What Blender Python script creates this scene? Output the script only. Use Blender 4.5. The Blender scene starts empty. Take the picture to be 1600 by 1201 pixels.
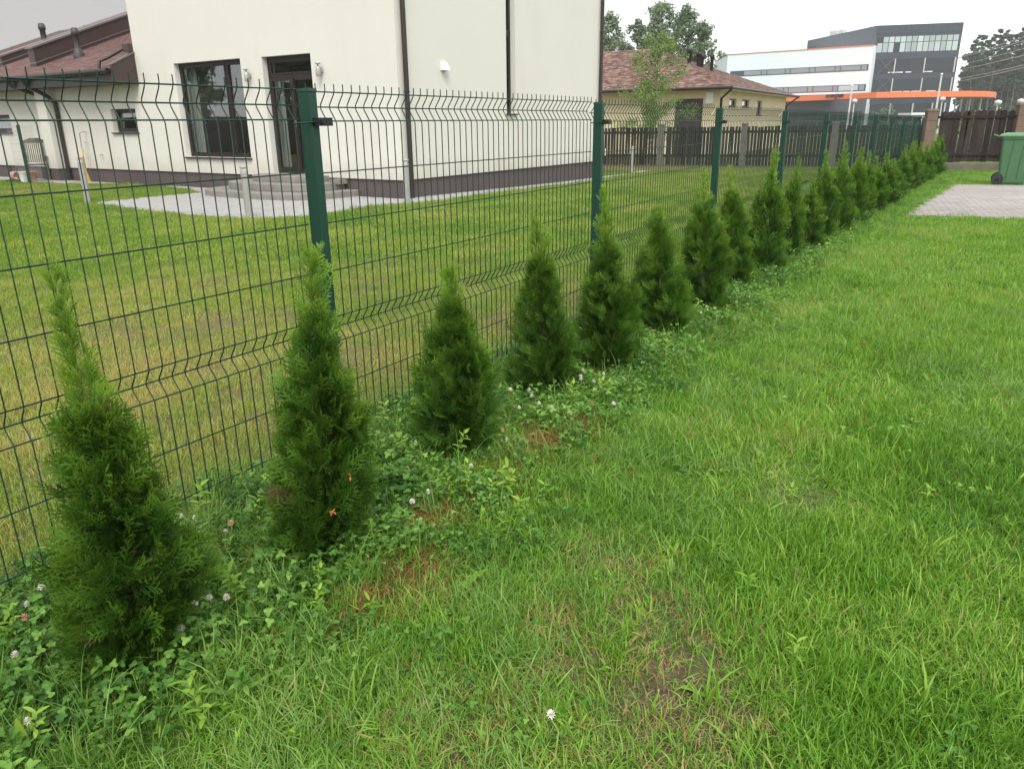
import bpy, math, random
import numpy as np
from mathutils import Matrix, Vector
S = bpy.context.scene
COL = S.collection
R0 = math.radians

# ---------------------------------------------------------------- camera
EYE = 1.37
RM = np.array([[0.9999375307, -0.0111774161, 0.0],
               [-0.0036567405, -0.3271339325, 0.9449709088],
               [-0.0105623331, -0.9449118772, -0.3271543696]])   # world <- (right, down, forward)
FPX = 1177.0
cam_d = bpy.data.cameras.new('camera')
cam = bpy.data.objects.new('camera', cam_d); COL.objects.link(cam)
cam_d.sensor_width = 36; cam_d.lens = FPX / 1600 * 36
cam_d.clip_start = 0.05; cam_d.clip_end = 2000
M4 = Matrix.Identity(4)
for r in range(3):
    M4[r][0] = RM[r][0]; M4[r][1] = -RM[r][1]; M4[r][2] = -RM[r][2]
M4[2][3] = EYE
cam.matrix_world = M4
S.camera = cam

# ---------------------------------------------------------------- sky, sun, exposure
SUN_EL, SUN_AZ = 52, 176          # azimuth measured clockwise from +Y
W = bpy.data.worlds.new('World'); S.world = W; W.use_nodes = True
nt = W.node_tree; nt.nodes.clear()
def N(t, ty, **k):
    n = t.nodes.new(ty)
    for a, b in k.items():
        if a in n.inputs.keys() if isinstance(a, str) else False: n.inputs[a].default_value = b
        else: setattr(n, a, b)
    return n
sky = nt.nodes.new('ShaderNodeTexSky'); sky.sky_type = 'NISHITA'; sky.sun_disc = False
sky.sun_elevation = R0(SUN_EL); sky.sun_rotation = R0(SUN_AZ); sky.dust_density = 4; sky.air_density = 1.0
tc = nt.nodes.new('ShaderNodeTexCoord')
sep = nt.nodes.new('ShaderNodeVectorMath'); sep.operation = 'DOT_PRODUCT'; sep.inputs[1].default_value = (-.55, .80, .24); nt.links.new(tc.outputs['Generated'], sep.inputs[0])   # a duller bank of cloud to the left
mr = nt.nodes.new('ShaderNodeMapRange'); mr.interpolation_type = 'SMOOTHSTEP'
mr.inputs[1].default_value = 0.60; mr.inputs[2].default_value = 0.97; mr.inputs[3].default_value = 1.0; mr.inputs[4].default_value = 0.0
nt.links.new(sep.outputs['Value'], mr.inputs[0])
cloud = nt.nodes.new('ShaderNodeMix'); cloud.data_type = 'RGBA'      # thin grey cloud, brighter towards the veiled sun
cloud.inputs[6].default_value = (2.75, 2.56, 2.54, 1); cloud.inputs[7].default_value = (7.4, 7.5, 7.7, 1)
nt.links.new(mr.outputs[0], cloud.inputs[0])
nz = nt.nodes.new('ShaderNodeTexNoise'); nz.inputs['Scale'].default_value = 2.2; nz.inputs['Detail'].default_value = 3
nt.links.new(tc.outputs['Generated'], nz.inputs[0])
nr = nt.nodes.new('ShaderNodeMapRange'); nr.inputs[3].default_value = 0.86; nr.inputs[4].default_value = 1.14
nt.links.new(nz.outputs[0], nr.inputs[0])
cm = nt.nodes.new('ShaderNodeVectorMath'); cm.operation = 'SCALE'
nt.links.new(cloud.outputs[2], cm.inputs[0]); nt.links.new(nr.outputs[0], cm.inputs['Scale'])
mx = nt.nodes.new('ShaderNodeMix'); mx.data_type = 'RGBA'; mx.inputs[0].default_value = 0.93
nt.links.new(sky.outputs[0], mx.inputs[6]); nt.links.new(cm.outputs[0], mx.inputs[7])
bg = nt.nodes.new('ShaderNodeBackground'); bg.inputs[1].default_value = 0.10
nt.links.new(mx.outputs[2], bg.inputs[0])
wo = nt.nodes.new('ShaderNodeOutputWorld'); nt.links.new(bg.outputs[0], wo.inputs[0])
sd = bpy.data.lights.new('sun', 'SUN'); sd.energy = 1.5; sd.angle = R0(28); sd.color = (1, 0.965, 0.90)
so = bpy.data.objects.new('sun', sd); COL.objects.link(so)
so.location = (30, -20, 40)
dv = Vector((math.sin(R0(SUN_AZ)) * math.cos(R0(SUN_EL)), math.cos(R0(SUN_AZ)) * math.cos(R0(SUN_EL)), math.sin(R0(SUN_EL))))
so.rotation_euler = dv.to_track_quat('Z', 'Y').to_euler()
S.view_settings.view_transform = 'Standard'; S.view_settings.look = 'None'
S.view_settings.gamma = 1; S.view_settings.use_curve_mapping = False
S.view_settings.exposure = 1.05
S.cycles.max_bounces = 8; S.cycles.diffuse_bounces = 3; S.cycles.glossy_bounces = 3
S.cycles.transparent_max_bounces = 12; S.cycles.transmission_bounces = 4
S.cycles.sample_clamp_indirect = 6

rng = np.random.default_rng(7)
random.seed(7)

# ---------------------------------------------------------------- geometry of the place
def ray(px, py):
    d = RM @ np.array([px - 800, py - 600.5, FPX]); return d / np.linalg.norm(d)
def sstep(a, b, x):
    t = np.clip((x - a) / (b - a), 0, 1); return t * t * (3 - 2 * t)
def gz(x, y):
    """height of the ground: flat garden that dips gently away from the camera"""
    t = np.maximum(0, np.asarray(y, float) - 13.0)
    t = np.where(t < 3, t * t / 6.0, t - 1.5)
    return -0.022 * 9.5 * (1 - np.exp(-t / 9.5)) * sstep(-5.0, 1.0, np.asarray(x, float))
def gp(px, py):
    """where the ground lies at the place sighted through a picture point"""
    r = ray(px, py); z = 0.0
    for _ in range(12):
        t = (z - EYE) / r[2]; z = float(gz(r[0] * t, r[1] * t))
    return np.array([r[0] * t, r[1] * t, z])
def at(px, py, Y):
    r = ray(px, py); t = Y / r[1]; return np.array([0, 0, EYE]) + r * t
def atd(px, py, D):
    """point at optical distance D"""
    d = RM @ (np.array([px - 800, py - 600.5, FPX]) * D / FPX); return np.array([0, 0, EYE]) + d
U = np.array([0.53299526, 0.84611823, 0.0])     # along the wire fence, away from the camera
NQ = np.array([U[1], -U[0], 0.0])               # towards our lawn
DF = 2.2945                                     # fence plane lies this far to the left
def fq(a, q, z=0.0):                            # a metres along the fence, q metres to our side
    p = U * a + NQ * (q - DF); return np.array([p[0], p[1], z])
def vnoise(x, y, s, seed=0):
    """smooth value noise 0..1"""
    x = np.asarray(x, float) / s + seed * 17.3; y = np.asarray(y, float) / s + seed * 5.1
    xi = np.floor(x).astype(np.int64); yi = np.floor(y).astype(np.int64); fx = x - xi; fy = y - yi
    fx = fx * fx * (3 - 2 * fx); fy = fy * fy * (3 - 2 * fy)
    def h(a, b):
        n = (a * 374761393 + b * 668265263 + seed * 974634777) & 0x7fffffff
        n = ((n ^ (n >> 13)) * 1274126177) & 0x7fffffff
        return ((n ^ (n >> 16)) & 0xffff) / 65535.0
    return (h(xi, yi) * (1 - fx) + h(xi + 1, yi) * fx) * (1 - fy) + (h(xi, yi + 1) * (1 - fx) + h(xi + 1, yi + 1) * fx) * fy

# ---------------------------------------------------------------- materials
MATS = {}
def mat(name, col, rough=0.6, var=0.0, vscale=3.0, bump=0.0, bscale=60.0, spec=0.4, metal=0.0, objvar=0.0, dirt=None, streak=False, coord='Object'):
    if name in MATS: return MATS[name]
    m = bpy.data.materials.new(name); m.use_nodes = True; t = m.node_tree; L = t.links
    b = t.nodes['Principled BSDF']
    b.inputs['Roughness'].default_value = rough; b.inputs['Metallic'].default_value = metal
    b.inputs['Specular IOR Level'].default_value = spec
    src = None
    g = t.nodes.new('ShaderNodeNewGeometry')
    rgb = t.nodes.new('ShaderNodeRGB'); rgb.outputs[0].default_value = (*col, 1); src = rgb.outputs[0]
    if dirt:
        n = t.nodes.new('ShaderNodeTexNoise'); n.inputs['Scale'].default_value = dirt[1]; n.inputs['Detail'].default_value = 6
        n.inputs['Roughness'].default_value = 0.7
        if streak:
            mp = t.nodes.new('ShaderNodeMapping'); mp.inputs['Scale'].default_value = (1, 1, 0.12)
            L.new(g.outputs['Position'], mp.inputs[0]); L.new(mp.outputs[0], n.inputs[0])
        else: L.new(g.outputs['Position'], n.inputs[0])
        r = t.nodes.new('ShaderNodeMapRange'); r.inputs[1].default_value = 0.45; r.inputs[2].default_value = 0.75
        r.inputs[3].default_value = 0; r.inputs[4].default_value = dirt[2]
        L.new(n.outputs[0], r.inputs[0])
        x = t.nodes.new('ShaderNodeMix'); x.data_type = 'RGBA'; x.inputs[7].default_value = (*dirt[0], 1)
        L.new(r.outputs[0], x.inputs[0]); L.new(src, x.inputs[6]); src = x.outputs[2]
    fac = None
    if var > 0:
        n = t.nodes.new('ShaderNodeTexNoise'); n.inputs['Scale'].default_value = vscale; n.inputs['Detail'].default_value = 5
        L.new(g.outputs['Position'], n.inputs[0])
        r = t.nodes.new('ShaderNodeMapRange'); r.inputs[1].default_value = 0.25; r.inputs[2].default_value = 0.75
        r.inputs[3].default_value = 1 - var; r.inputs[4].default_value = 1 + var
        L.new(n.outputs[0], r.inputs[0]); fac = r.outputs[0]
    if objvar > 0:
        o = t.nodes.new('ShaderNodeObjectInfo')
        r = t.nodes.new('ShaderNodeMapRange'); r.inputs[3].default_value = 1 - objvar; r.inputs[4].default_value = 1 + objvar
        L.new(o.outputs['Random'], r.inputs[0])
        if fac is None: fac = r.outputs[0]
        else:
            mm = t.nodes.new('ShaderNodeMath'); mm.operation = 'MULTIPLY'; L.new(fac, mm.inputs[0]); L.new(r.outputs[0], mm.inputs[1]); fac = mm.outputs[0]
    if fac is not None:
        v = t.nodes.new('ShaderNodeVectorMath'); v.operation = 'SCALE'; L.new(src, v.inputs[0]); L.new(fac, v.inputs['Scale']); src = v.outputs[0]
    L.new(src, b.inputs['Base Color'])
    if bump > 0:
        n = t.nodes.new('ShaderNodeTexNoise'); n.inputs['Scale'].default_value = bscale; n.inputs['Detail'].default_value = 4
        L.new(g.outputs['Position'], n.inputs[0])
        bp = t.nodes.new('ShaderNodeBump'); bp.inputs['Strength'].default_value = bump; bp.inputs['Distance'].default_value = 0.01
        L.new(n.outputs[0], bp.inputs['Height']); L.new(bp.outputs[0], b.inputs['Normal'])
    MATS[name] = m; return m

def leafmat(name, ramp, trans=0.35, rough=0.5, nscale=1.5, spec=0.25, world_ramp=None, tipcol=None):
    """foliage: colour from a per-leaf random attribute, patches from noise in world space, light passing through"""
    m = bpy.data.materials.new(name); m.use_nodes = True; t = m.node_tree; L = t.links
    out = t.nodes['Material Output']; b = t.nodes['Principled BSDF']
    a = t.nodes.new('ShaderNodeAttribute'); a.attribute_name = 'rnd'
    a2 = t.nodes.new('ShaderNodeAttribute'); a2.attribute_name = 'tint'; a2.attribute_type = 'INSTANCER'
    g = t.nodes.new('ShaderNodeNewGeometry')
    n = t.nodes.new('ShaderNodeTexNoise'); n.inputs['Scale'].default_value = nscale; n.inputs['Detail'].default_value = 4; n.inputs['Roughness'].default_value = 0.6
    L.new(g.outputs['Position'], n.inputs[0])
    # value = 0.5*rnd + 0.5*noise-ish + tint
    m1 = t.nodes.new('ShaderNodeMath'); m1.operation = 'MULTIPLY'; m1.inputs[1].default_value = 0.62; L.new(a.outputs['Fac'], m1.inputs[0])
    m2 = t.nodes.new('ShaderNodeMapRange'); m2.inputs[1].default_value = 0.25; m2.inputs[2].default_value = 0.75; m2.inputs[3].default_value = -.05; m2.inputs[4].default_value = 0.42
    L.new(n.outputs[0], m2.inputs[0])
    m3 = t.nodes.new('ShaderNodeMath'); m3.operation = 'ADD'; L.new(m1.outputs[0], m3.inputs[0]); L.new(m2.outputs[0], m3.inputs[1])
    m4 = t.nodes.new('ShaderNodeMath'); m4.operation = 'ADD'; m4.use_clamp = True; oi_ = t.nodes.new('ShaderNodeObjectInfo'); mo = t.nodes.new('ShaderNodeMapRange'); mo.inputs[3].default_value = -.10; mo.inputs[4].default_value = .12; L.new(oi_.outputs['Random'], mo.inputs[0])
    m5 = t.nodes.new('ShaderNodeMath'); m5.operation = 'ADD'; L.new(m3.outputs[0], m5.inputs[0]); L.new(mo.outputs[0], m5.inputs[1])
    L.new(m5.outputs[0], m4.inputs[0]); L.new(a2.outputs['Fac'], m4.inputs[1])
    cr = t.nodes.new('ShaderNodeValToRGB'); e = cr.color_ramp.elements
    e[0].position = ramp[0][0]; e[0].color = (*ramp[0][1], 1); e[1].position = ramp[-1][0]; e[1].color = (*ramp[-1][1], 1)
    for p, c in ramp[1:-1]:
        q = e.new(p); q.color = (*c, 1)
    L.new(m4.outputs[0], cr.inputs[0]); src = cr.outputs[0]
    if tipcol:
        at_ = t.nodes.new('ShaderNodeAttribute'); at_.attribute_name = 'tip'
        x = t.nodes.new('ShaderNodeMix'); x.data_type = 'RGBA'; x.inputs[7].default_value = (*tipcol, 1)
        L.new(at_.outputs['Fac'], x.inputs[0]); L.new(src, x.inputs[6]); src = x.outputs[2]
    L.new(src, b.inputs['Base Color']); b.inputs['Roughness'].default_value = rough; b.inputs['Specular IOR Level'].default_value = spec
    tr = t.nodes.new('ShaderNodeBsdfTranslucent')
    ts = t.nodes.new('ShaderNodeVectorMath'); ts.operation = 'MULTIPLY'; ts.inputs[1].default_value = (1.25, 1.15, 0.6)
    L.new(src, ts.inputs[0]); L.new(ts.outputs[0], tr.inputs[0])
    ms = t.nodes.new('ShaderNodeMixShader'); ms.inputs[0].default_value = trans
    L.new(b.outputs[0], ms.inputs[1]); L.new(tr.outputs[0], ms.inputs[2]); L.new(ms.outputs[0], out.inputs[0])
    MATS[name] = m; return m

def glassmat(name, tint=(0.75, 0.8, 0.78), refl=1.0, see=0.75):
    m = bpy.data.materials.new(name); m.use_nodes = True; t = m.node_tree; L = t.links
    out = t.nodes['Material Output']; t.nodes.remove(t.nodes['Principled BSDF'])
    tr = t.nodes.new('ShaderNodeBsdfTransparent'); tr.inputs[0].default_value = (tint[0] * see, tint[1] * see, tint[2] * see, 1)
    gl = t.nodes.new('ShaderNodeBsdfGlossy'); gl.inputs['Roughness'].default_value = 0.02; gl.inputs[0].default_value = (refl, refl, refl, 1)
    lw = t.nodes.new('ShaderNodeLayerWeight'); lw.inputs[0].default_value = .5
    pw = t.nodes.new('ShaderNodeMath'); pw.operation = 'POWER'; pw.inputs[1].default_value = 4.0; L.new(lw.outputs['Facing'], pw.inputs[0])
    fr = t.nodes.new('ShaderNodeMath'); fr.operation = 'MULTIPLY_ADD'; fr.use_clamp = True; fr.inputs[1].default_value = .85; fr.inputs[2].default_value = .085; L.new(pw.outputs[0], fr.inputs[0])
    ms = t.nodes.new('ShaderNodeMixShader')
    n = t.nodes.new('ShaderNodeTexNoise'); n.inputs['Scale'].default_value = 1.2; g = t.nodes.new('ShaderNodeNewGeometry'); L.new(g.outputs['Position'], n.inputs[0])
    bp = t.nodes.new('ShaderNodeBump'); bp.inputs['Strength'].default_value = 0.03; bp.inputs['Distance'].default_value = 0.05; L.new(n.outputs[0], bp.inputs['Height']); L.new(bp.outputs[0], gl.inputs['Normal'])
    L.new(fr.outputs[0], ms.inputs[0]); L.new(tr.outputs[0], ms.inputs[1]); L.new(gl.outputs[0], ms.inputs[2]); L.new(ms.outputs[0], out.inputs[0])
    MATS[name] = m; return m

m_plaster = mat('cream_plaster', (0.665, 0.655, 0.59), 0.9, var=0.025, vscale=0.8, bump=0.55, bscale=140, spec=0.1, dirt=((0.58, 0.555, 0.48), 0.5, 0.5), streak=True)
m_plinth = mat('brown_grey_plinth_render', (0.105, 0.084, 0.084), 0.85, var=0.10, vscale=2, bump=0.6, bscale=160, spec=0.15)
m_brown = mat('dark_brown_metal', (0.030, 0.020, 0.018), 0.4, var=0.08, vscale=2, spec=0.4)
m_frame = mat('dark_brown_frame', (0.020, 0.0135, 0.0125), 0.4, var=0.08)
m_sheet = mat('brown_roof_sheet', (0.052, 0.032, 0.029), 0.42, var=0.06, vscale=1.3, spec=0.5)
m_gutter = mat('black_gutter', (0.020, 0.018, 0.018), 0.35, var=0.1)
m_capm = mat('pale_brown_cap', (0.15, 0.125, 0.125), 0.35, var=0.05, spec=0.5)
m_green = mat('dark_green_powder_coat', (0.003, 0.040, 0.024), 0.42, var=0.05, vscale=6, spec=0.45, bump=0.03, bscale=400)
m_wire = mat('dark_green_wire', (0.006, 0.034, 0.020), 0.4, var=0.06, spec=0.4)
m_black = mat('black_plastic', (0.012, 0.012, 0.014), 0.45)
m_steel = mat('brushed_steel', (0.36, 0.36, 0.345), 0.38, var=0.08, vscale=8, metal=0.25)
m_alu = mat('pale_grey_metal', (0.55, 0.55, 0.54), 0.4, var=0.05)
m_conc = mat('grey_concrete_step', (0.22, 0.205, 0.185), 0.85, var=0.16, vscale=5, bump=0.5, bscale=70, dirt=((0.14, 0.13, 0.11), 3.0, 0.6))
m_pave = mat('light_grey_paver', (0.31, 0.30, 0.295), 0.85, var=0.07, vscale=6, bump=0.4, bscale=120, objvar=0.09, dirt=((0.30, 0.29, 0.26), 0.9, 0.5))
m_pavew = mat('warm_grey_paver', (0.265, 0.238, 0.22), 0.85, var=0.07, vscale=6, bump=0.4, bscale=120, objvar=0.13, dirt=((0.34, 0.325, 0.31), 0.35, 0.8))
m_joint = mat('paver_joint_sand', (0.15, 0.14, 0.12), 0.95, var=0.2, vscale=20, bump=0.5)
m_white = mat('white_plastic', (0.78, 0.78, 0.77), 0.4)
m_wood = mat('dark_stained_board', (0.022, 0.016, 0.015), 0.7, spec=.12, var=0.2, vscale=3, objvar=0.22, bump=0.3, bscale=40, dirt=((0.075, 0.06, 0.05), 2.0, 0.6), streak=True)
m_postc = mat('grey_block_pillar', (0.15, 0.135, 0.115), 0.85, var=0.14, vscale=4, bump=0.6, bscale=40)
m_blockb = mat('brown_block_pillar', (0.165, 0.115, 0.085), 0.85, var=0.14, vscale=5, bump=0.6, bscale=40, objvar=0.06)
m_plinc = mat('old_concrete_footing', (0.13, 0.11, 0.09), 0.9, var=0.2, vscale=2, bump=0.5, bscale=40, dirt=((0.07, 0.055, 0.04), 1.5, 0.8))
m_yellow = mat('pale_yellow_plaster', (0.66, 0.575, 0.38), 0.9, var=0.05, vscale=0.6, spec=0.1)
m_shing = mat('red_brown_shingle', (0.150, 0.088, 0.078), 0.85, var=0.18, vscale=6, objvar=0.20, bump=0.5, bscale=140, spec=0.2)
m_bark = mat('brown_bark', (0.10, 0.07, 0.05), 0.9, var=0.3, vscale=10, bump=0.8, bscale=50)
m_pbark = mat('pine_bark', (0.15, 0.115, 0.09), 0.9, var=0.3, vscale=1.5)
m_twig = mat('reddish_young_stem', (0.20, 0.085, 0.035), 0.7, var=0.2, vscale=30)
m_bin = mat('green_bin_plastic', (0.062, 0.150, 0.068), 0.42, var=0.05, vscale=3, spec=0.35, dirt=((0.09, 0.16, 0.09), 4, 0.5))
m_binlid = mat('paler_green_lid_plastic', (0.085, 0.205, 0.10), 0.4, var=0.05)
m_rubber = mat('black_rubber', (0.025, 0.025, 0.024), 0.7)
m_owhite = mat('off_white_cladding', (0.66, 0.78, 0.79), 0.8, var=0.03, vscale=0.1)
m_ograe = mat('slate_cladding', (0.040, 0.054, 0.074), 0.45, var=0.08, vscale=0.2)
m_ogrl = mat('grey_blue_cladding', (0.10, 0.115, 0.135), 0.5, var=0.06, vscale=0.2)
m_orange = mat('orange_cladding', (0.78, 0.185, 0.065), 0.5, var=0.03, vscale=0.2)
m_letter = mat('dark_lettering', (0.03, 0.012, 0.03), 0.5)
m_oglass = mat('office_glass', (0.020, 0.028, 0.036), 0.12, spec=0.45)
m_blind = mat('pale_blind', (0.36, 0.46, 0.46), 0.5, spec=0.3, objvar=.25)
m_dark = mat('dark_interior', (0.025, 0.027, 0.028), 0.8)  # near-black, the darkness of the rooms put into the colour
m_floor = mat('interior_floor', (0.10, 0.08, 0.06), 0.6)
m_curt = mat('grey_curtain', (0.36, 0.37, 0.35), 0.9, var=0.1, vscale=4)
m_hose = mat('yellow_hose', (0.55, 0.33, 0.05), 0.5)
m_chair = mat('weathered_teak', (0.10, 0.085, 0.065), 0.8, var=0.2, vscale=12)
m_terra = mat('terracotta', (0.45, 0.20, 0.08), 0.8)
m_dry = mat('dead_brown_leaf', (0.30, 0.09, 0.03), 0.8, var=0.2, vscale=30)
m_cable = mat('pale_cable', (0.42, 0.45, 0.45), 0.5)
m_glass = glassmat('window_glass', (.92, .95, .93), 1.0, .95)
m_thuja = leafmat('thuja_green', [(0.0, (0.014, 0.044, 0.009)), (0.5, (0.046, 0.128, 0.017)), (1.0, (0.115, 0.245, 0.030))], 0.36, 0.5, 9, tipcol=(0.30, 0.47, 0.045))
m_thujab = leafmat('thuja_brown', [(0.0, (0.05, 0.04, 0.015)), (1.0, (0.15, 0.115, 0.05))], 0.1, 0.7, 9)
m_pop = leafmat('poplar_leaf', [(0.0, (0.09, 0.15, 0.085)), (0.5, (0.17, 0.25, 0.145)), (1.0, (0.28, 0.37, 0.23))], 0.3, 0.5, 0.5)
m_yng = leafmat('young_tree_leaf', [(0.0, (0.09, 0.155, 0.045)), (0.5, (0.165, 0.26, 0.075)), (1.0, (0.28, 0.37, 0.14))], 0.35, 0.5, 1.5)
m_pine = leafmat('pine_needle', [(0.0, (0.030, 0.052, 0.036)), (0.5, (0.065, 0.100, 0.070)), (1.0, (0.125, 0.170, 0.12))], 0.2, 0.7, 0.2)
m_und = leafmat('undergrowth_leaf', [(0.0, (0.022, 0.055, 0.026)), (0.5, (0.045, 0.095, 0.038)), (1.0, (0.085, 0.145, 0.055))], 0.3, 0.6, 0.4)
m_lawn = leafmat('lawn_blade', [(0.0, (0.044, 0.125, 0.012)), (0.35, (0.100, 0.250, 0.020)), (0.7, (0.195, 0.395, 0.038)), (0.93, (0.33, 0.50, 0.10)), (1.0, (0.40, 0.33, 0.15))], 0.40, 0.45, 1.3)
m_lawnl = leafmat('garden_blade', [(0.0, (0.100, 0.220, 0.032)), (0.30, (0.185, 0.315, 0.046)), (0.6, (0.310, 0.380, 0.080)), (0.88, (0.44, 0.42, 0.14)), (1.0, (0.46, 0.36, 0.17))], 0.3, 0.6, 0.55, spec=0.12)
m_lush = leafmat('lush_blade', [(0.0, (0.065, 0.165, 0.025)), (0.5, (0.130, 0.275, 0.045)), (1.0, (0.24, 0.38, 0.10))], 0.35, 0.4, 2)
m_dryb = leafmat('dry_blade', [(0.0, (0.15, 0.055, 0.020)), (0.5, (0.26, 0.125, 0.045)), (1.0, (0.36, 0.26, 0.12))], 0.2, 0.8, 4)
m_clov = leafmat('clover_leaf', [(0.0, (0.034, 0.105, 0.020)), (0.5, (0.105, 0.245, 0.038)), (1.0, (0.24, 0.42, 0.08))], 0.33, 0.6, 5, tipcol=(0.14, 0.25, 0.11))
m_weed = leafmat('weed_leaf', [(0.0, (0.12, 0.26, 0.025)), (0.5, (0.20, 0.37, 0.04)), (1.0, (0.31, 0.46, 0.08))], 0.35, 0.45, 6)
m_petal = mat('clover_petal', (0.72, 0.66, 0.60), 0.7)
m_petalp = mat('faded_clover_petal', (0.52, 0.26, 0.18), 0.8)
m_stem = mat('green_stem', (0.09, 0.17, 0.04), 0.6)

# ---------------------------------------------------------------- mesh helpers
class MB:
    def __init__(s): s.v = []; s.f = []; s.sm = []
    def add(s, V, F, smooth=False):
        k = len(s.v); s.v += [tuple(map(float, p)) for p in V]; s.f += [tuple(k + i for i in f) for f in F]; s.sm += [smooth] * len(F); return s
    def box(s, c, size, rz=0.0, taper=1.0):
        hx, hy, hz = [a / 2 for a in size]; ca, sa = math.cos(rz), math.sin(rz); V = []
        for z, k in ((-hz, 1), (hz, taper)):
            for x, y in ((-hx, -hy), (hx, -hy), (hx, hy), (-hx, hy)):
                x *= k; y *= k; V.append((c[0] + x * ca - y * sa, c[1] + x * sa + y * ca, c[2] + z))
        return s.add(V, [(3, 2, 1, 0), (4, 5, 6, 7), (0, 1, 5, 4), (1, 2, 6, 5), (2, 3, 7, 6), (3, 0, 4, 7)])
    def obox(s, o, ex, ey, ez):
        """box from a corner and three edge vectors"""
        o, ex, ey, ez = map(np.asarray, (o, ex, ey, ez))
        V = [o, o + ex, o + ex + ey, o + ey, o + ez, o + ex + ez, o + ex + ey + ez, o + ey + ez]
        F = [(3, 2, 1, 0), (4, 5, 6, 7), (0, 1, 5, 4), (1, 2, 6, 5), (2, 3, 7, 6), (3, 0, 4, 7)]
        if np.dot(np.cross(ex, ey), ez) < 0: F = [f[::-1] for f in F]
        return s.add(V, F)
    def quad(s, *P): return s.add(P, [tuple(range(len(P)))])
    def tube(s, P, r, n=8, cap=True, smooth=True):
        P = [np.asarray(p, float) for p in P]; V = []; F = []
        rr = r if hasattr(r, '__len__') else [r] * len(P)
        d0 = P[1] - P[0]; a = np.array([0, 0, 1.0]) if abs(d0[2]) < 0.9 * np.linalg.norm(d0) else np.array([1.0, 0, 0])
        x = np.cross(d0, a); x /= np.linalg.norm(x)
        for i, p in enumerate(P):
            d = P[min(i + 1, len(P) - 1)] - P[max(i - 1, 0)]; d /= np.linalg.norm(d) + 1e-12
            x = x - d * (x @ d); x /= np.linalg.norm(x) + 1e-12; y = np.cross(d, x)
            for k in range(n):
                t = 2 * math.pi * k / n; V.append(p + rr[i] * (math.cos(t) * x + math.sin(t) * y))
        for i in range(len(P) - 1):
            for k in range(n):
                a_, b_ = i * n + k, i * n + (k + 1) % n; F.append((a_, b_, b_ + n, a_ + n))
        k0 = len(s.v); s.add(V, F, smooth)
        if cap:
            s.add(V[:n], [tuple(range(n))[::-1]]); s.add(V[-n:], [tuple(range(n))])
        return s
    def lathe(s, c, prof, n=20, smooth=True):
        V = []; F = []
        for r, z in prof:
            for k in range(n):
                t = 2 * math.pi * k / n; V.append((c[0] + r * math.cos(t), c[1] + r * math.sin(t), c[2] + z))
        for i in range(len(prof) - 1):
            for k in range(n):
                a_, b_ = i * n + k, i * n + (k + 1) % n; F.append((a_, b_, b_ + n, a_ + n))
        s.add(V, F, smooth); s.add(V[:n], [tuple(range(n))[::-1]]); s.add(V[-n:], [tuple(range(n))]); return s
    def prism(s, P, e):
        """closed outline P (3D points, planar) extruded by vector e"""
        n = len(P); P = [np.asarray(p, float) for p in P]; e = np.asarray(e, float)
        nn = np.zeros(3)
        for i in range(n): nn += np.cross(P[i], P[(i + 1) % n])
        if nn @ e > 0: P = P[::-1]
        V = P + [p + e for p in P]
        F = [tuple(range(n)), tuple(range(2 * n - 1, n - 1, -1))] + [(i, i + n, (i + 1) % n + n, (i + 1) % n) for i in range(n)]
        return s.add(V, F)
    def mesh(s, name, m, off=(0, 0, 0)):
        me = bpy.data.meshes.new(name)
        me.from_pydata([(a - off[0], b - off[1], c - off[2]) for a, b, c in s.v], [], s.f)
        me.polygons.foreach_set('use_smooth', s.sm)
        for mm in (m if isinstance(m, (list, tuple)) else [m]): me.materials.append(mm)
        me.update(); return me
    def build(s, name, m, parent=None, origin=None, bevel=0.0):
        if parent is not None: off = wloc(parent)
        else: off = origin if origin is not None else (0, 0, 0)
        me = s.mesh(name, m, off); o = bpy.data.objects.new(name, me); COL.objects.link(o)
        if parent is not None: o.parent = parent
        else: o.location = off
        if bevel > 0:
            bv = o.modifiers.new('bevel', 'BEVEL'); bv.width = bevel; bv.segments = 2; bv.limit_method = 'ANGLE'
        return o
def wloc(o):
    p = np.zeros(3)
    while o is not None: p += np.array(o.location); o = o.parent
    return p
def tag(o, label=None, cat=None, group=None, kind=None):
    if label: o['label'] = label
    if cat: o['category'] = cat
    if group: o['group'] = group
    if kind: o['kind'] = kind
    return o
def thing(name, loc, label, cat, group=None):
    o = bpy.data.objects.new(name, None); COL.objects.link(o); o.location = tuple(map(float, loc)); o.empty_display_size = 0.2
    return tag(o, label, cat, group)
def inst(name, me, parent, loc, rz=0.0, sc=None):
    """one more object on shared mesh data, placed in world coordinates"""
    o = bpy.data.objects.new(name, me); COL.objects.link(o)
    if parent is not None: o.parent = parent; loc = np.asarray(loc) - wloc(parent)
    o.location = tuple(map(float, loc)); o.rotation_euler = (0, 0, rz)
    if sc is not None: o.scale = sc
    return o
def npmesh(name, V, F, m, attrs=None, smooth=False):
    """fast mesh from arrays; F is (n,3) or (n,4)"""
    me = bpy.data.meshes.new(name); V = np.asarray(V, np.float32); F = np.asarray(F, np.int32); k = F.shape[1]
    me.vertices.add(len(V)); me.vertices.foreach_set('co', V.ravel())
    me.loops.add(F.size); me.loops.foreach_set('vertex_index', F.ravel())
    me.polygons.add(len(F)); me.polygons.foreach_set('loop_start', np.arange(0, F.size, k, dtype=np.int32))
    me.polygons.foreach_set('loop_total', np.full(len(F), k, np.int32))
    if smooth: me.polygons.foreach_set('use_smooth', np.ones(len(F), bool))
    for nm, arr in (attrs or {}).items():
        at_ = me.attributes.new(nm, 'FLOAT', 'POINT'); at_.data.foreach_set('value', np.asarray(arr, np.float32))
    me.materials.append(m); me.update(); me.validate(); return me
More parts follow.
